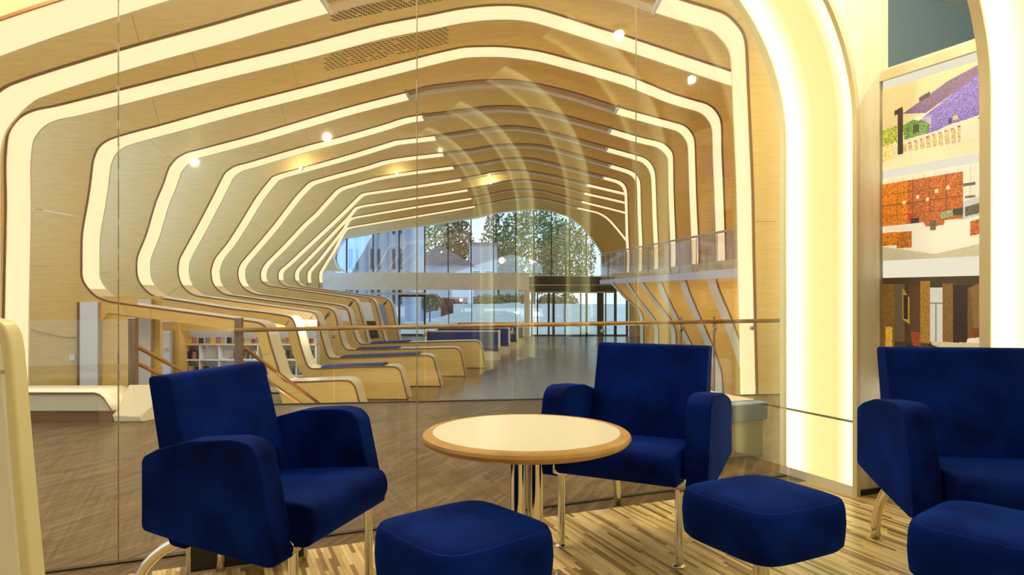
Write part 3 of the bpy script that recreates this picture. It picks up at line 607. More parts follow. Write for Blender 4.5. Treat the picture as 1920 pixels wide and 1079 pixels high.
# ---------------------------------------------------------------- bookcase and books
BX0, BX1 = P(337, 0, YS).x, P(592, 0, YS).x; rows = [521, 531, 623, 640, 645, 673, 678, 705, 709, 730]
bk = empty('bookcase', ((BX0+BX1)/2, YS, FL), 0, 'long white bookcase on the left wall behind the first legs', 'bookcase')
zz = lambda y: P(0, y, YS).z
lpart(MB().box(BX0, BX1, YS+.3, YS+.32, FL, zz(621)), 'back_panel', WHITE, bk)
shelf_y = [645, 674, 704, 736]
for sy in shelf_y: lpart(MB().box(BX0, BX1, YS, YS+.3, zz(sy+3), zz(sy)), 'shelf', PALEWOOD if sy == 645 else WHITE, bk)
nd = 7
for k in range(nd+1): x = BX0+(BX1-BX0)*k/nd; lpart(MB().box(x-.012, x+.012, YS+.01, YS+.3, FL, zz(648)), 'divider', WHITE, bk)
for k in range(4): x = BX0+(BX1-BX0)*k/3; lpart(MB().box(x-.012, x+.012, YS+.01, YS+.3, zz(645), zz(621)), 'divider', WHITE, bk)
lpart(MB().box(BX0, BX1, YS, YS+.3, FL, FL+.12), 'plinth', PALEWOOD, bk)
bcols = {'red': (.35, .06, .05), 'yellow': (.75, .6, .05), 'black': (.03, .03, .035), 'grey': (.3, .3, .33), 'blue': (.06, .1, .28), 'cream': (.6, .52, .4), 'pink': (.5, .22, .25)}
bm_ = {k: mat('book_'+k, v, .5) for k, v in bcols.items()}
bproto = {}
def book(kind, col, x, z, w, h, dpt, tilt=0):
    key = (kind, col)
    if key not in bproto:
        me = MB().box(-.5, .5, 0, 1, 0, 1).build('book', bm_[col]); bproto[key] = me.data; bpy.data.objects.remove(me)
        bproto[key].materials.append(bm_[col])
    o = bpy.data.objects.new('book', bproto[key]); COL.objects.link(o); o.location = (x, YS+.03, z+.004); o.scale = (w, dpt, h); o.rotation_euler = (0, tilt, 0); return o
ORD = ['first','second','third','fourth','fifth','sixth','seventh','eighth','ninth','tenth','eleventh','twelfth','thirteenth','fourteenth','fifteenth','sixteenth','seventeenth','eighteenth','nineteenth','twentieth','twenty-first','twenty-second','twenty-third','twenty-fourth','twenty-fifth']
cnt_ = {}
def olab(t, c):
    k_ = cnt_.get((t, c), 0); cnt_[(t, c)] = k_+1; return ORD[min(k_, 24)]+' '+lab[t] % c+', counted from the left'
lab = {'face': '%s cover book standing face out on the top bookcase shelf', 'm': '%s spine book upright on the second bookcase shelf', 'l': '%s spine book upright on the third bookcase shelf'}
x = BX0+.06; seq = ['red', 'yellow', 'pink', 'black', 'grey', 'yellow', 'pink', 'cream', 'black', 'grey', 'pink', 'cream', 'red', 'grey', 'cream', 'pink', 'yellow', 'grey', 'pink', 'blue', 'cream', 'red']
i = 0
while x < BX1-.08:
    c = seq[i % len(seq)]; h = .09+.05*hsh(i, 1); w_ = .08+.03*hsh(i, 2)
    setp(book('f', c, x, zz(645), w_, h, .02, 0), olab('face', c), 'book', 'books on the top bookcase shelf'); x += w_+.015+.05*hsh(i, 5); i += 1
for sy, kk, g in ((674, 'm', 'books on the second bookcase shelf'), (704, 'l', 'books on the third bookcase shelf')):
    x = BX0+.12; i = 0
    while x < BX1-.08:
        c = ['black', 'black', 'grey', 'black', 'blue', 'cream', 'black', 'red', 'grey'][int(hsh(i, sy)*9)]; h = .15+.05*hsh(i, 3); w_ = .03+.02*hsh(i, 7)
        if hsh(i//5, sy, 9) > .28: setp(book('s', c, x, zz(sy), w_, h, .16, .06 if hsh(i, 11) > .8 else 0), olab(kk, c), 'book', g)
        x += w_+.008+(.1 if i % 5 == 4 else 0); i += 1

# ================================================================ LANDING BALUSTRADE, STAIRS, LOW BENCHES
def onb(xpx):       # world x,y on the balustrade line under picture column xpx
    r = (xpx-CX)/F_PX; s = (BB.y-BA.y)/(BB.x-BA.x); Y = (BA.y-s*BA.x)/(1-s*r); return Vector((r*Y, Y, 0))
def zat(y, Y): return EYE+(HZ-y)/F_PX*Y
bl = empty('glass_balustrade', onb(800), 0, 'frameless glass balustrade with round oak handrail at the edge of the brown landing', 'balustrade')
def pane(x0, x1, par, zt=.80):
    a, b = onb(x0), onb(x1); n = Vector((-(b-a).y, (b-a).x, 0)).normalized()*.006
    return lpart(MB().hexa([a-n, b-n, b+n, a+n]+[q+Vector((0, 0, zt)) for q in (a-n, b-n, b+n, a+n)]), 'pane', GLASS2, par)
for x0, x1 in ((458, 624), (629, 795), (799, 959), (963, 1128), (1132, 1276), (1280, 1338), (1342, 1470)): pane(x0, x1, bl)
A_, B_ = onb(443), onb(1465)
hr = [A_+Vector((0, -.05, zat(619, A_.y))), B_+Vector((0, -.05, zat(601, B_.y)))]
lpart(MB().tube(hr, .022, 16), 'handrail', OAKR, bl, smooth=True)
for xp in (626, 797, 961, 1130, 1277, 1340, 1410):
    q = onb(xp); t = (q.x-A_.x)/(B_.x-A_.x); h = hr[0].z+(hr[1].z-hr[0].z)*t
    m_ = MB().tube([q+Vector((0, -.05, h-.02)), q+Vector((0, -.05, h-.06)), q+Vector((0, .0, h-.08))], .007, 8); m_.tube([q+Vector((0, -.015, h-.08)), q+Vector((0, .015, h-.08))], .022, 12)
    lpart(m_, 'rail_bracket', STEEL, bl, smooth=True)
for xp in (1277, 1339):
    q = onb(xp); lpart(MB().bar(q, q+Vector((0, 0, .86)), .016, .03), 'stanchion', STEEL, bl)
lpart(MB().bar(onb(458)+Vector((0, 0, .004)), onb(1470)+Vector((0, 0, .004)), .03, .012), 'base_channel', DARK, bl)
# left glass screen and its post
gs = empty('glass_balustrade', onb(150), 0, 'low glass screen behind the curved bench, left of the stained post', 'balustrade')
pane(44, 243, gs, zat(600, onb(150).y)); lpart(MB().bar(onb(44)+Vector((0, 0, .006)), onb(243)+Vector((0, 0, .006)), .03, .012), 'base_channel', DARK, gs)
for xp, lb in ((250, 'square stained wood newel post at the left of the stair'), (448, 'square stained wood newel post at the start of the oak handrail')):
    q = onb(xp); t = zat(597, q.y)
    n_ = empty('newel_post', q, 0, lb, 'post'); MB().box(-.034, .034, -.034, .034, -.004, t).build('shaft', POSTM, n_, bevel=.004, seg=2)
    MB().box(-.036, .036, -.036, .036, t, t+.006).build('cap', STEEL, n_)
for xp, lb in ((254, 'sloping double oak stair rail running down from the left newel post'), (452, 'sloping double oak stair rail running down from the right newel post')):
    q = onb(xp); r = empty('stair_handrail', q, 0, lb, 'handrail')
    for z0, z1 in ((zat(650, q.y), -.40), (zat(681, q.y), -.58)):
        MB().tube([(0, .02, z0), (.01, 2.75, z1)], .021, 12).build('rail', OAKR, r, smooth=True)
    for yy in (2.7,): MB().tube([(0, yy, -1.1), (0, yy, zat(650, q.y)-(zat(650, q.y)+.40)*(yy/2.75))], .014, 8).build('upright', POSTM, r, smooth=True)
st = empty('staircase', (onb(350).x, onb(350).y, FL), 0, 'short wooden stair going down from the landing to the hall', 'stairs')
for k in range(6): h = 1.1-(k+1)*.157; MB().box(-.5, .5, .02+k*.42, .02+(k+1)*.42, 0.0, h).build('step', PLY, st)

# low curved bench at the left
Yb = 6.05
bpx = [(-60, 737), (24, 736), (120, 736), (178, 736), (188, 739), (196, 746), (205, 760), (212, 771)]
lb = empty('low_bench', (-3.9, Yb, 0), 0, 'low pale plywood bench with a rounded end at the left behind the glass', 'bench')
pts = [P(x, y, Yb) for x, y in bpx]; bot = P(0, 771, Yb).z
poly = [(p.x, p.z) for p in pts]+[(pts[0].x, bot)]
lpart(MB().prism(poly, Yb, Yb+.02, lambda p, t: (p[0], t, p[1])), 'front_panel', BENCHM, lb)
vs = []; fs = []
for p in pts: vs += [(p.x, Yb-.004, p.z+.004), (p.x, Yb+.42, p.z+.004)]
for i in range(len(pts)-1): fs.append((2*i, 2*i+2, 2*i+3, 2*i+1))
o = lpart(MB().add(vs, fs), 'seat_top', PLYP, lb, smooth=True); s = o.modifiers.new('s', 'SOLIDIFY'); s.thickness = .02
e = []; 
for p in pts: e += [(p.x, Yb-.008, p.z), (p.x, Yb-.008, p.z-.02)]
lpart(MB().add(e, [(2*i, 2*i+2, 2*i+3, 2*i+1) for i in range(len(pts)-1)]), 'edge_band', EDGE, lb)
lpart(MB().box(pts[0].x, pts[-1].x-.02, Yb+.03, Yb+.4, 0, bot+.01), 'plinth', EDGE, lb)
# sloping infill right of that bench
q0, q1 = P(214, 772, Yb), P(247, 725, Yb+.5)
rm = MB().hexa([(q0.x, Yb, .0), (q0.x+.25, Yb, 0), (q0.x+.42, Yb+.42, 0), (q0.x-.08, Yb+.42, 0), (q0.x-.02, Yb, .06), (q0.x+.22, Yb, .05), (q0.x+.32, Yb+.42, .27), (q0.x-.1, Yb+.42, .27)])
setp(rm.build('sloped_plinth', BENCHM, bevel=.01), 'sloping pale wooden plinth between the low bench and the left post', 'plinth')
# bench with blue cushion behind the right armchair
rb = empty('low_bench', L(.4, -.75), LA(), 'low wooden bench with a blue-grey front pad behind the glass at the right', 'bench')
zt = .36
MB().box(-.45, .75, -.1, .62, .0, zt-.12).build('base', BENCHM, rb); MB().box(-.47, .77, -.13, -.02, zt-.12, zt).build('front_pad', BLUEG, rb, bevel=.012, seg=2)
MB().box(-.45, .75, -.02, .62, zt-.12, zt+.006).build('top_board', PALEWOOD, rb, bevel=.004, seg=2)

# ================================================================ BALCONY
def bxe(Y): return 3.56+(3.28-3.56)*(Y-10)/16.3
def bz(Y): return 1.36+(Y-10)*.0075
by0, by1 = 9.6, 26.3
bc = empty('balcony', (4.5, 18, 1.36), 0, 'long balcony with grey slab edge and glass balustrade, right side of the hall', 'balcony')
def bslab(x0f, x1f, z0f, z1f, Ya, Yb_):
    return MB().hexa([(x0f(Ya), Ya, z0f(Ya)), (x1f(Ya), Ya, z0f(Ya)), (x1f(Yb_), Yb_, z0f(Yb_)), (x0f(Yb_), Yb_, z0f(Yb_)), (x0f(Ya), Ya, z1f(Ya)), (x1f(Ya), Ya, z1f(Ya)), (x1f(Yb_), Yb_, z1f(Yb_)), (x0f(Yb_), Yb_, z1f(Yb_))])
lpart(bslab(lambda y: bxe(y)+.03, lambda y: 7.9, bz, lambda y: bz(y)+.13, by0, by1), 'slab', PLYP, bc)
lpart(bslab(bxe, lambda y: bxe(y)+.03, lambda y: bz(y)-.01, lambda y: bz(y)+.14, by0, by1), 'fascia', mat('grey_fascia', (.5, .46, .42), .4), bc)
lpart(bslab(lambda y: bxe(y)+.05, lambda y: bxe(y)+.08, lambda y: bz(y)+.13, lambda y: bz(y)+.30, by0, by1), 'upstand', PLY, bc)
npn = 13
zr = lambda y: 2.14+(y-11.6)*.03
for k in range(npn):
    a = by0+(by1-by0)*k/npn+.03; b = by0+(by1-by0)*(k+1)/npn-.03
    lpart(bslab(lambda y: bxe(y)+.02, lambda y: bxe(y)+.032, lambda y: bz(y)+.1, lambda y: zr(y)-.04, a, b), 'pane', glass('balcony_glass', (.95, .95, .9), 1.45, .9) if k == 0 else bpy.data.materials['balcony_glass'], bc)
    lpart(MB().bar((bxe(a)+.025, a-.03, bz(a)+.05), (bxe(a)+.025, a-.03, zr(a)), .016, .03), 'post', STEEL, bc)
lpart(MB().tube([(bxe(by0)-.02, by0, zr(by0)), (bxe(by1)-.02, by1, zr(by1))], .022, 10), 'handrail', mat('grey_rail', (.28, .25, .2), .4), bc, smooth=True)
# diagonal stair flight on the balcony behind the panes
sf = empty('stair_flight', (4.6, 14, 1.5), 0, 'pale stair string on the balcony behind the glass panes', 'stairs')
for xa in (4.25, 5.0): lpart(MB().bar((xa, 12.6, 2.55), (xa, 15.2, 1.55), .06, .22), 'string', CREAM, sf)
for k in range(8): lpart(MB().box(4.25, 5, 12.8+k*.3, 13.02+k*.3, 2.42-k*.115, 2.45-k*.115), 'tread', CREAM, sf)

# ================================================================ FAR FACADE
YF = 37.0
def F(x, y, dy=0): return P(x, y, YF+dy)
win = [(641, 448), (699, 438), (795, 423), (898, 406), (935, 398), (968, 394), (1001, 392), (1033, 395), (1066, 405), (1092, 423), (1110, 445), (1125, 466), (1131, 478), (1131, 518), (992, 517), (800, 513), (652, 511), (641, 509), (630, 500), (625, 485), (631, 460)]
# wall face as strips between the window outline and a big rectangle
fw_ = MB()
tb = win[:12]; xs_ = [p[0] for p in tb]
T = F(0, 180).z; Bz = FL
for i in range(len(tb)-1):      # above the arched head
    a, b = F(*tb[i]), F(*tb[i+1]); fw_.hexa([(a.x, YF, a.z), (b.x, YF, b.z), (b.x, YF+.3, b.z), (a.x, YF+.3, a.z), (a.x, YF, T), (b.x, YF, T), (b.x, YF+.3, T), (a.x, YF+.3, T)])
xl = F(480, 0).x; a = F(641, 448); p1 = F(631, 460); p2 = F(625, 485); p3 = F(630, 500); p4 = F(641, 509); p5 = F(652, 511)
for q, r in ((a, p1), (p1, p2), (p2, p3), (p3, p4)): fw_.hexa([(xl, YF, r.z), (r.x, YF, r.z), (r.x, YF+.3, r.z), (xl, YF+.3, r.z), (xl, YF, q.z), (q.x, YF, q.z), (q.x, YF+.3, q.z), (xl, YF+.3, q.z)])
fw_.box(xl, a.x, YF, YF+.3, a.z, T)
c1 = F(1125, 466); c2 = F(1131, 478); xr = 9
fw_.hexa([(c2.x, YF, c2.z), (xr, YF, c2.z), (xr, YF+.3, c2.z), (c2.x, YF+.3, c2.z), (c1.x, YF, c1.z), (xr, YF, c1.z), (xr, YF+.3, c1.z), (c1.x, YF+.3, c1.z)]); fw_.box(c1.x, xr, YF, YF+.3, c1.z, T); fw_.box(c2.x, xr, YF, YF+.3, F(0, 520).z, c2.z)
fw_.box(xl, F(600, 0).x, YF, YF+.3, FL, F(0, 509).z)
fw_.box(F(1180, 0).x, xr, YF, YF+.3, FL, F(0, 520).z)
struct(fw_.build('wall_far', PLY))
# pale spandrel and dark transom
struct(MB().box(F(598, 0).x, F(992, 0).x, YF-.35, YF+.1, F(0, 544).z, F(0, 512.5).z).build('trim_2', PLYP))
struct(MB().box(F(992, 0).x, F(1180, 0).x, YF-.3, YF+.1, F(0, 547).z, F(0, 519).z).build('trim_3', DARK))
struct(MB().box(F(992, 0).x, F(1180, 0).x, YF-.33, YF-.3, F(0, 535.5).z, F(0, 534.5).z).build('trim_3', STEEL))
struct(MB().box(F(983, 0).x, F(993, 0).x, YF-.35, YF+.1, FL, F(0, 544).z).build('trim_4', PALEWOOD))
def wtop(x):
    for i in range(len(tb)-1):
        if tb[i][0] <= x <= tb[i+1][0]: t = (x-tb[i][0])/(tb[i+1][0]-tb[i][0]); return tb[i][1]+(tb[i+1][1]-tb[i][1])*t
    return 470
w2 = empty('window_2', F(880, 515), 0, kind='structure')
mx = [626, 649, 699, 748, 796, 840, 883, 925, 967, 1001, 1034, 1068, 1099.5, 1131]
for i in range(len(mx)-1):
    x0, x1 = mx[i], mx[i+1]; yt0, yt1 = wtop(max(x0, 641)) if x0 > 630 else 484, wtop(min(x1, 1125)); yb = 519
    a, b = F(x0+.5, 0).x, F(x1-.5, 0).x; y_ = YF+.15
    lpart(MB().hexa([(a, y_, F(0, yb).z), (b, y_, F(0, yb).z), (b, y_+.02, F(0, yb).z), (a, y_+.02, F(0, yb).z), (a, y_, F(0, yt0).z), (b, y_, F(0, yt1).z), (b, y_+.02, F(0, yt1).z), (a, y_+.02, F(0, yt0).z)]), 'pane', GLASSF, w2)
for x in mx[1:-1]: lpart(MB().box(F(x-.9, 0).x, F(x+.9, 0).x, YF+.05, YF+.2, F(0, 519).z, F(0, wtop(x)).z), 'mullion', BLACK, w2)
fr_ = []
for k in range(len(win)): fr_.append(F(*win[k]))
ce = Vector((F(880, 470).x, 0, F(880, 470).z)); mb = MB(); n_ = len(fr_); vs = []
for p in fr_:
    d_ = Vector((ce.x-p.x, 0, ce.z-p.z)).normalized()*.09; vs += [(p.x, YF-.06, p.z), (p.x+d_.x, YF-.06, p.z+d_.z), (p.x, YF+.1, p.z), (p.x+d_.x, YF+.1, p.z+d_.z)]
fs = []
for i in range(n_): j = (i+1) % n_; fs += [(4*i, 4*j, 4*j+1, 4*i+1), (4*i+1, 4*j+1, 4*j+3, 4*i+3), (4*i+2, 4*i+3, 4*j+3, 4*j+2), (4*i, 4*i+2, 4*j+2, 4*j)]
lpart(mb.add(vs, fs), 'window_frame', PLYP, w2)
w3 = empty('window_3', F(880, 630), 0, kind='structure')
lx = [600, 649, 699, 748, 796, 841, 884, 926, 967, 983]
zb, zt_ = FL+.1, F(0, 544).z
for i in range(len(lx)-1):
    lpart(MB().box(F(lx[i]+.5, 0).x, F(lx[i+1]-.5, 0).x, YF+.15, YF+.17, zb, zt_), 'pane', GLASSF, w3)
    if i: t = 3 if lx[i] in (748, 796) else 1.1; lpart(MB().box(F(lx[i]-t/2, 0).x, F(lx[i]+t/2, 0).x, YF+.05, YF+.2, FL, zt_), 'mullion', BLACK, w3)
lpart(MB().box(F(598, 0).x, F(983, 0).x, YF+.05, YF+.2, FL, FL+.1), 'sill', BLACK, w3)
lpart(MB().box(F(750, 0).x, F(795, 0).x, YF+.05, YF+.2, F(0, 557).z, F(0, 553).z), 'transom', BLACK, w3); lpart(MB().box(F(697, 0).x, F(798, 0).x, YF-.4, YF-.1, F(0, 553).z, F(0, 549).z), 'canopy_rail', PALEWOOD, w3)
d1 = empty('door_1', F(1080, 630), 0, kind='structure')
dl = [(997, 3), (1008, 2.5), (1029, 3.5), (1038, 4.5), (1059.5, 2), (1089, 2), (1100, 4), (1126, 12), (1136, 2), (1154, 5), (1176, 4)]
for x, t in dl: lpart(MB().box(F(x-t/2, 0).x, F(x+t/2, 0).x, YF+.02, YF+.14, FL, F(0, 547).z), 'door_frame', DARK, d1)
for i in range(len(dl)-1): lpart(MB().box(F(dl[i][0]+dl[i][1]/2, 0).x, F(dl[i+1][0]-dl[i+1][1]/2, 0).x, YF+.07, YF+.09, FL+.08, F(0, 551).z), 'pane', GLASSF, d1)
lpart(MB().box(F(995, 0).x, F(1151, 0).x, YF-.2, YF-.05, F(0, 550).z, F(0, 546.5).z), 'door_header', PALEWOOD, d1)
lpart(MB().box(F(995, 0).x, F(1176, 0).x, YF+.02, YF+.14, FL, FL+.07), 'threshold', DARK, d1)
for x in (1056, 1064): lpart(MB().box(F(x, 0).x-.02, F(x, 0).x+.02, YF-.06, YF-.02, FL+.8, FL+1.5), 'door_handle', STEEL, d1)

# blue reading benches behind the last pew
proto = None
for k, (Y, xl_, xr_) in enumerate(((23.4, 797, 936), (25.7, 818, 955), (28.0, 838, 970), (30.3, 856, 982))):
    a = (xl_-CX)/F_PX*Y; b = (xr_-CX)/F_PX*Y
    r = empty('reading_bench', ((a+b)/2, Y, FL), 0, ['blue upholstered reading bench just behind the last wooden pew', 'second blue reading bench behind the pews', 'third blue reading bench behind the pews', 'farthest blue reading bench, nearest the entrance doors'][k], 'bench', 'blue reading benches toward the far window')
    w_ = (b-a)/2
    prof = [(.0, .0), (.62, .0), (.42, .98), (.33, 1.0), (.24, .96), (.12, .46), (.04, .42)]
    for s in (-1, 1): MB().prism(prof, s*w_-.04, s*w_+.04, lambda p, t: (t, p[0]+.0, p[1])).build('end_panel', PLYP, r, bevel=.015, seg=2)
    MB().prism([(.26, .4), (.42, .4), (.40, .93), (.33, .93)], -w_+.04, w_-.04, lambda p, t: (t, p[0], p[1])).build('backrest', BLUEC, r, bevel=.02, seg=2)
    MB().prism([(-.15, .32), (.3, .3), (.3, .42), (-.15, .44)], -w_+.04, w_-.04, lambda p, t: (t, p[0]+.1, p[1])).build('seat', BLUEC, r, bevel=.02, seg=2)
    MB().box(-w_+.04, w_-.04, .0, .5, .0, .3).build('base', PLYP, r)
    MB().prism([(.42, .2), (.5, .2), (.43, .97), (.39, .97)], -w_+.04, w_-.04, lambda p, t: (t, p[0], p[1])).build('back_board', PLYP, r)

# ================================================================ OUTSIDE
struct(MB().box(-60, 60, 37.3, 160, FL-.3, FL-.06).build('floor', grain(mat('plaza_paving', (.6, .66, .7), .7), (.60, .68, .68), (.82, .88, .86), (1, 1, 1), .35)))
CONC = grain(mat('pale_concrete', (.7, .76, .8), .7), (.66, .74, .75), (.82, .87, .87), (1, 1, 4), 1.5)
def at(x, Y): return (x-CX)/F_PX*Y
cw = []; Yc = 50
arc = []
for k in range(13): t = k/12; arc.append((at(805, 50)+t*6.5, 50+2.2*math.sin(t*math.pi/2)*-1+2, FL+.35+1.25*math.sin(t*math.pi/2)))
mb = MB()
for i in range(12):
    a, b = arc[i], arc[i+1]; mb.hexa([(a[0], a[1], FL-.06), (b[0], b[1], FL-.06), (b[0], b[1]+.4, FL-.06), (a[0], a[1]+.4, FL-.06), a, b, (b[0], b[1]+.4, b[2]), (a[0], a[1]+.4, a[2])])
setp(mb.build('retaining_wall', CONC), 'curved pale concrete wall rising on the plaza outside the window', 'wall')
def bx(name, m, x0, x1, Y, dep, y0, y1, lab, c, **k):
    a = at(x0, Y); b = at(x1, Y); z1 = P(0, y0, Y).z; z0 = P(0, y1, Y).z; r = empty(name, ((a+b)/2, Y, z0), 0, lab, c); return r, a, b, z0, z1
r, a, b, z0, z1 = bx('retaining_wall', CONC, 850, 1150, 54, .5, 573, 590, 'long straight pale concrete wall at the back of the plaza', 'wall')
lpart(MB().box(a, b, 54, 54.5, FL-.06, z1), 'wall_body', CONC, r); lpart(MB().box(a, b, 53.95, 54.55, z1, z1+.1), 'coping', WHITE, r)
for k, (x0, x1) in enumerate(((760, 800), (880, 920), (960, 1000), (1075, 1130))):
    Y = 45+k; r = empty('stone_bench', (at((x0+x1)/2, Y), Y, FL-.06), 0, ['pale stone bench block seen through the left glass door', 'pale stone bench outside the middle lower window', 'pale stone bench left of the entrance doors outside', 'pale stone bench seen through the entrance doors'][k], 'bench', 'stone benches on the plaza')
    w_ = at(x1, Y)-at(x0, Y); MB().box(-w_/2, w_/2, -.3, .3, .35, .5).build('seat', CONC, r); MB().box(-w_/2+.2, -w_/2+.5, -.25, .25, 0, .35).build('leg', CONC, r); MB().box(w_/2-.5, w_/2-.2, -.25, .25, 0, .35).build('leg', CONC, r)
rp_ = empty('planter_box', (at(852, 60), 60, FL-.06), 0, 'dark red planter box behind the curved wall outside', 'planter')
MB().box(-1.1, 1.1, -.6, .6, 0, 1.9).build('box', mat('maroon_paint', (.2, .04, .05), .6), rp_); MB().box(-1.15, 1.15, -.65, .65, 1.9, 1.97).build('rim', EDGE, rp_)
def leafm(name, c1, c2):
    m = mat(name, c1, .7); nt = m.node_tree; g = nt.nodes.new('ShaderNodeNewGeometry'); r = nt.nodes.new('ShaderNodeValToRGB'); r.color_ramp.elements[0].color = (*c1, 1); r.color_ramp.elements[1].color = (*c2, 1)
    nt.links.new(g.outputs['Random Per Island'], r.inputs[0]); nt.links.new(r.outputs[0], nt.nodes['Principled BSDF'].inputs['Base Color']); return m
LEAF1 = leafm('conifer_leaves', (.008, .022, .012), (.06, .10, .05)); LEAF2 = leafm('birch_leaves', (.06, .12, .04), (.24, .34, .14)); LEAF3 = leafm('hedge_leaves', (.14, .13, .04), (.30, .28, .10))
BARK = mat('bark', (.09, .065, .045), .8)
def foliage(name, cx, cz, rx, rz, cnt, size, m, parent, cone=False):
    vs, fs = [], []
    for i in range(cnt):
        while True:
            p = Vector((random.uniform(-1, 1), random.uniform(-1, 1), random.uniform(-1, 1)))
            if cone:
                if math.hypot(p.x, p.y) <= (1-p.z)/2+.05: break
            elif p.length <= 1 and p.length > .45: break
        c = Vector((cx+p.x*rx, p.y*rx, cz+p.z*rz)); n = Vector((random.gauss(0, 1), random.gauss(0, 1), random.gauss(0, 1))).normalized(); u = n.orthogonal().normalized()*size*random.uniform(.6, 1.3); v = n.cross(u)*.6
        k = len(vs); vs += [c-u, c-v, c+u, c+v]; fs.append((k, k+1, k+2, k+3))
    me = bpy.data.meshes.new(name); me.from_pydata([tuple(v) for v in vs], [], fs); me.materials.append(m); o = bpy.data.objects.new(name, me); COL.objects.link(o); o.parent = parent; o['kind'] = 'stuff'; return o
tl = [('dark conifer outside at the left of the far window', 770, 82, 12, 1), ('dark conifer outside behind the arched window centre', 860, 94, 16, 1), ('tall pale green birch outside near the top of the far window', 1000, 84, 14, 2), ('dark spruce outside between two white houses', 930, 106, 18, 1), ('light green birch outside behind the right mullions', 1060, 95, 13, 2), ('small dark spruce outside at the far left of the window', 715, 96, 13, 1), ('broad pale birch outside above the blue house', 815, 112, 16, 2)]
for lab_, x, Y, h, ty in tl:
    r = empty('tree', (at(x, Y), Y, FL-.06), 0, lab_, 'tree', 'trees outside the far window')
    MB().tube([(0, 0, 0), (.1, 0, h*.5), (0, 0, h*.9)], [.25, .16, .05], 8).build('trunk', BARK, r)
    foliage('foliage', 0, h*.55, h*.27 if ty == 1 else h*.32, h*.45 if ty == 1 else h*.4, 5200, .24 if ty == 1 else .2, LEAF1 if ty == 1 else LEAF2, r, ty == 1)
for k, x in enumerate((806, 908, 945, 972, 1030, 1065)):
    r = empty('bush', (at(x, 57), 57+(k % 2)*2.4, FL+.9), 0, ['olive bush outside right of the left glass door', 'olive bush behind the concrete wall, left of centre', 'rounded olive bush behind the concrete wall at centre', 'olive bush just left of the entrance post outside', 'olive bush seen through the entrance doors, left one', 'olive bush seen through the entrance doors, right one'][k], 'bush', 'bushes behind the concrete wall')
    foliage('leaves', 0, .6, 1.1, .75, 700, .12, LEAF3, r); MB().tube([(0, 0, -.9), (0, 0, .5)], .06, 6).build('stem', BARK, r)
HB = mat('pale_blue_cladding', (.55, .62, .75), .6); ROOF = mat('slate_roof', (.16, .17, .22), .6)
PANEW = mat('dark_window', (.06, .08, .12), .1)
def house(x, Y, w, h, lab_, m=HB, gable=True):
    r = empty('house', (at(x, Y), Y, FL-.06), 0, lab_, 'house')
    MB().box(-w/2, w/2, 0, 6, 0, h).build('walls', m, r)
    if gable: MB().prism([(-w/2-.4, h), (w/2+.4, h), (0, h+w*.34)], -.4, 6.4, lambda p, t: (p[0], t, p[1])).build('roof', ROOF, r)
    else: MB().box(-w/2-.2, w/2+.2, -.2, 6.2, h, h+.3).build('roof', ROOF, r)
    nx = max(2, int(w/2.2)); nz = max(1, int(h/2.9))
    for i in range(nx):
        for j in range(nz):
            cx = -w/2+w*(i+.5)/nx; cz = 1.4+j*2.8
            if cz+1.2 > h: continue
            f_ = MB().box(cx-.55, cx+.55, -.06, .02, cz-.7, cz+.7).build('window', WHITE, r); MB().box(cx-.45, cx+.45, -.08, -.05, cz-.6, cz+.6).build('pane', PANEW, f_)
house(825, 66, 5.5, 5.0, 'pale blue gabled house outside behind the curved wall')
house(905, 77, 3.0, 7.6, 'flat topped grey blue house outside among the trees', mat('grey_cladding', (.38, .44, .55), .6), False)
house(962, 84, 3.2, 4.6, 'small white gabled house outside right of the window centre', WHITE)
# tall blue building at the left of the window
r = empty('office_building', (at(690, 52), 52, FL-.06), 0, 'tall pale blue office building with ribbed front outside at the left', 'building')
MB().box(-3.6, 3.4, 0, 6, 0, 12).build('walls', HB, r)
for k in range(9): MB().box(-3.4+k*.78, -3.2+k*.78, -.25, 0, 0, 12).build('fin', mat('fin_blue', (.3, .4, .62), .5) if k == 0 else bpy.data.materials['fin_blue'], r)
for k in range(4):
    for i in range(4): f_ = MB().box(-3+i*1.6, -2.3+i*1.6, -.05, .02, 1.5+k*2.6, 3+k*2.6).build('window', PANEW, r)

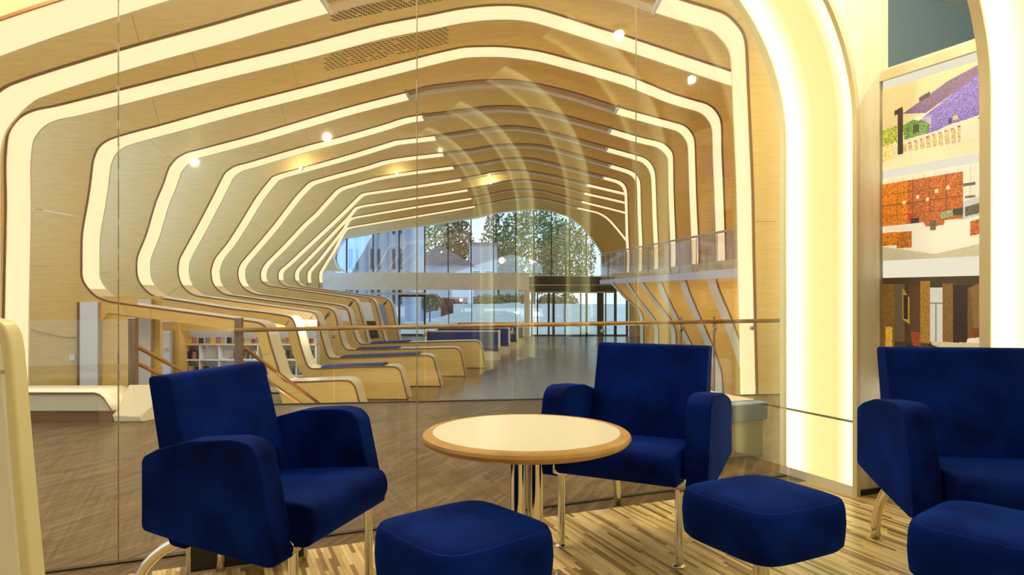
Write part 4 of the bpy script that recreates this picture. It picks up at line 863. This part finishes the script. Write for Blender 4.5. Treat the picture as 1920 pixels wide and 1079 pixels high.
# ================================================================ LOUNGE FURNITURE
def prof_prism(mb, prof, x0, x1): return mb.prism(prof, x0, x1, lambda p, t: (t, p[0], p[1]))
def puff(o, cuts=1):
    s = o.modifiers.new('sub', 'SUBSURF'); s.levels = cuts; s.render_levels = cuts
def rounded(prof, r=.03, n=4):
    out = []; N = len(prof)
    for i in range(N):
        p0, p1, p2 = Vector(prof[i-1]), Vector(prof[i]), Vector(prof[(i+1) % N]); a = (p0-p1); b = (p2-p1); rr = min(r, a.length*.45, b.length*.45); a = p1+a.normalized()*rr; b = p1+b.normalized()*rr
        for k in range(n+1): t = k/n; out.append(tuple((1-t)**2*a+2*t*(1-t)*p1+t*t*b))
    return out
def armchair(loc, rz, lab_):
    r = empty('armchair', loc, rz, lab_, 'armchair', 'royal blue velvet armchairs around the table')
    seat = rounded([(-.16, .345), (.31, .325), (.345, .40), (.325, .462), (.25, .472), (-.16, .435)], .035)
    prof_prism(MB(), seat, -.262, .262).build('seat', VELVET, r, bevel=.018, seg=4)
    back = rounded([(-.245, .29), (-.165, .28), (-.125, .43), (-.245, .86), (-.335, .855), (-.255, .45)], .022)
    prof_prism(MB(), back, -.272, .272).build('backrest', VELVET, r, bevel=.014, seg=4)
    arm = rounded([(-.262, .37), (-.05, .335), (.235, .298), (.272, .31), (.195, .645), (.16, .675), (.10, .683), (-.08, .668), (-.20, .635), (-.262, .605)], .02)
    for s in (-1, 1):
        x0, x1 = (.274, .374) if s > 0 else (-.374, -.274)
        prof_prism(MB(), arm, x0, x1).build('armrest', VELVET, r, bevel=.02, seg=4)
        # straight front leg with foot and knuckle
        MB().tube([(s*.258, .255, .008), (s*.258, .25, .33)], .0165, 18).lathe([(.026, 0), (.026, .006), (.018, .012)], 18, (s*.258, .255, 0)).build('leg', CHROME, r, smooth=False, bevel=.001, seg=1)
        MB().tube([(s*.235, .25, .335), (s*.29, .25, .335)], .026, 18).build('knuckle', CHROME, r, smooth=False, bevel=.003, seg=2)
        pts_ = []
        for k in range(13): a = math.pi/2*k/12; pts_.append((s*(.225+.01*math.sin(a)), .06-.50*math.sin(a), .345*math.cos(a)**.8 if k < 12 else .004))
        mb = MB().tube(pts_, .0195, 14); mb.build('leg', CHROME, r, smooth=True)
    MB().box(-.24, .24, .0, .06, .322, .342).build('under_frame', CHROME, r)
    return r
def face(dx, dy): return math.atan2(dy, dx)-math.pi/2
_c1 = armchair((-.83, 2.47, 0), face(.965, -.29), 'blue velvet armchair on the left, turned sideways toward the table')
_c1.scale = (.93, .93, .97)
armchair((.56, 3.18, 0), face(-.46, -.89), 'blue velvet armchair behind the table, facing the camera, whole front in view')
_c3 = armchair((1.825, 2.69, 0), face(-.12, -1), 'blue velvet armchair at the right edge, in front of the picture panel')
_c3.scale = (1.04, 1.03, 1.02)

def ottoman(loc, rz, lab_):
    r = empty('ottoman', loc, rz, lab_, 'ottoman', 'royal blue velvet footstools')
    def ring(a, scale):
        c, s = math.cos(a), math.sin(a); n = 5.2; q = (abs(c)**n+abs(s)**n)**(-1/n); return (q*c*.215*scale, q*s*.215*scale)
    prof = [(.80, .243), (.93, .246), (.985, .26), (1.0, .29), (1.01, .33), (1.0, .375), (.985, .395), (.955, .410), (.935, .412), (.93, .4095), (.92, .413), (.8, .421), (.55, .429), (.25, .433), (.02, .434)]
    n = 72; vs = []; fs = []
    for sc, z in prof:
        for k in range(n):
            x, y = ring(2*math.pi*k/n, sc); vs.append((x, y, z))
    for i in range(len(prof)-1):
        for k in range(n): a = i*n+k; b = i*n+(k+1) % n; fs.append((a, b, b+n, a+n))
    fs.append(tuple(range(n))[::-1]); fs.append(tuple((len(prof)-1)*n+k for k in range(n)))
    MB().add(vs, fs).build('cushion', VELVET, r, smooth=True)
    MB().tube([(0, 0, .02), (0, 0, .245)], .026, 24).build('column', CHROME, r, smooth=False, bevel=.001, seg=1)
    MB().lathe([(.19, 0), (.19, .006), (.185, .012), (.06, .022), (.03, .03)], 48).build('base', CHROME, r, smooth=False, bevel=.001, seg=1)
    MB().box(-.1, .1, -.1, .1, .234, .247).build('mounting_plate', BLACK, r)
    return r
ottoman((-.145, 2.10, 0), math.radians(40), 'blue velvet footstool in front of the table, cut off by the bottom edge')
ottoman((.865, 2.44, 0), math.radians(28), 'blue velvet footstool right of the table with its chrome stem showing')
ottoman((1.465, 2.10, 0), math.radians(40), 'blue velvet footstool in the bottom right corner')

# table
tb_ = empty('coffee_table', (.052, 2.55, 0), 0, 'round white coffee table with an oak rim on chrome columns', 'table')
TZ = .605; TR = .376
MB().lathe([(TR-.07, TZ-.042), (TR-.03, TZ-.040), (TR-.008, TZ-.03), (TR, TZ-.018), (TR-.003, TZ-.007), (TR-.012, TZ-.001), (TR-.03, TZ), (TR-.04, TZ)], 96).build('rim', RIM, tb_, smooth=False, bevel=.0005, seg=1)
MB().lathe([(TR-.04, TZ-.01), (TR-.039, TZ+.0008), (.01, TZ+.001)], 96).build('tabletop', WHITEL, tb_, smooth=False)
for sx, sy in ((-.032, -.02), (.032, .02)): MB().tube([(sx, sy, .02), (sx, sy, TZ-.04)], .029, 28).build('column', CHROME, tb_, bevel=.001, seg=1)
MB().lathe([(.25, 0), (.25, .008), (.24, .014), (.05, .026), (.02, .026)], 64).build('base', CHROME, tb_, bevel=.001, seg=1)
MB().lathe([(.12, TZ-.055), (.12, TZ-.043), (.02, TZ-.042)], 40).build('mounting_plate', BLACK, tb_)

# dark box with pale frame standing at the foot of the glass
fb = empty('floor_box', L(-2.195, .055), LA(), 'black floor box with pale metal edges behind the left armchair', 'box')
MB().box(-.215, .215, -.04, .04, .008, .215).build('body', BLACK, fb, bevel=.003, seg=2)
for x in (-.23, .212): MB().box(x, x+.018, -.05, .05, 0, .225).build('side_rail', STEEL, fb, bevel=.002, seg=1)
MB().box(-.212, .212, -.048, .048, 0, .01).build('bottom_rail', STEEL, fb)

# tapered rounded end panel at the left border
ep = empty('end_panel', (-1.27, 1.7, 0), 0, 'pale rounded end panel with a metal strip at the left border', 'panel')
def Q(x, y, Y=1.75): q = P(x, y, Y); return (q.x+1.27, q.z)
outl = [(-70, 598), (-25, 598), (-4, 602), (8, 612), (16, 630), (21, 660), (28, 740), (38, 860), (50, 990), (62, 1112), (74, 1270), (82, 1381)]
po = [Q(*p) for p in outl]+[Q(-70, 1381)]
mb = MB().prism(po, .0, .055, lambda p, t: (p[0], t+.05, p[1])); mb.build('panel_body', mat('ivory_lacquer', (.75, .70, .45), .35), ep, bevel=.008, seg=3)
inl = [(-70, 622), (-20, 622), (-6, 630), (2, 650), (8, 700), (18, 840), (32, 1000), (45, 1150), (60, 1340)]
pi_ = [Q(*p) for p in inl]+[Q(-70, 1340)]
MB().prism(pi_, .04, .0505, lambda p, t: (p[0], t, p[1])).build('face_panel', WHITE, ep)
MB().box(Q(-70, 697)[0], Q(9, 697)[0], .036, .052, Q(0, 701)[1], Q(0, 694)[1]).build('metal_strip', STEEL, ep)

# trim rings around the lounge lamps; the last two dress added fill
dlab = ['downlight mirrored in the glass left of centre', 'downlight mirrored in the glass beside the end of a lit strip', 'downlight mirrored in the glass at the left bend of a rib', 'downlight mirrored high in the right glass pane', 'faint downlight mirrored in the glass near the right rib column', 'downlight above the left armchair', 'downlight above the armchair behind the table']
for (p, e), lb_ in zip(DOWN, dlab):
    r = empty('ceiling_downlight', (p[0], p[1], 3.12), 0, 'small round ceiling '+lb_, 'downlight', 'ceiling downlights of the lounge')
    MB().lathe([(.085, -.012), (.09, -.01), (.09, 0), (.075, 0), (.072, -.012)], 28).build('trim_ring', WHITE, r)
# hall spotlights fixed to the rib faces, each with its own lamp
SPOT = emis('spot_lamp', (.95, .97, 1), 14)
for (x, y, n, e, lb_) in ((566, 316, 4, 14, 'hall spotlight lowest and leftmost but one, on the left bend of a rib'), 
        (745, 329, 6, 12, 'small hall spotlight on a distant rib left of the far window'), (920, 344, 8, 22, 'hall spotlight straight above the far arched window')):
    Y = Yn(n)-.02; q = P(x, y, Y); r = empty('hall_spotlight', q, 0, lb_, 'spotlight', 'spotlights on the hall ribs')
    MB().tube([(0, 0, 0), (0, -.10, 0)], .045, 14).build('housing', WHITE, r)
    MB().tube([(0, -.101, 0), (0, -.107, 0)], .036, 14).build('lamp', SPOT, r)
    lamp('hall_spot_lamp', q+Vector((0, -.3, 0)), e, (1, .97, .9), .05)
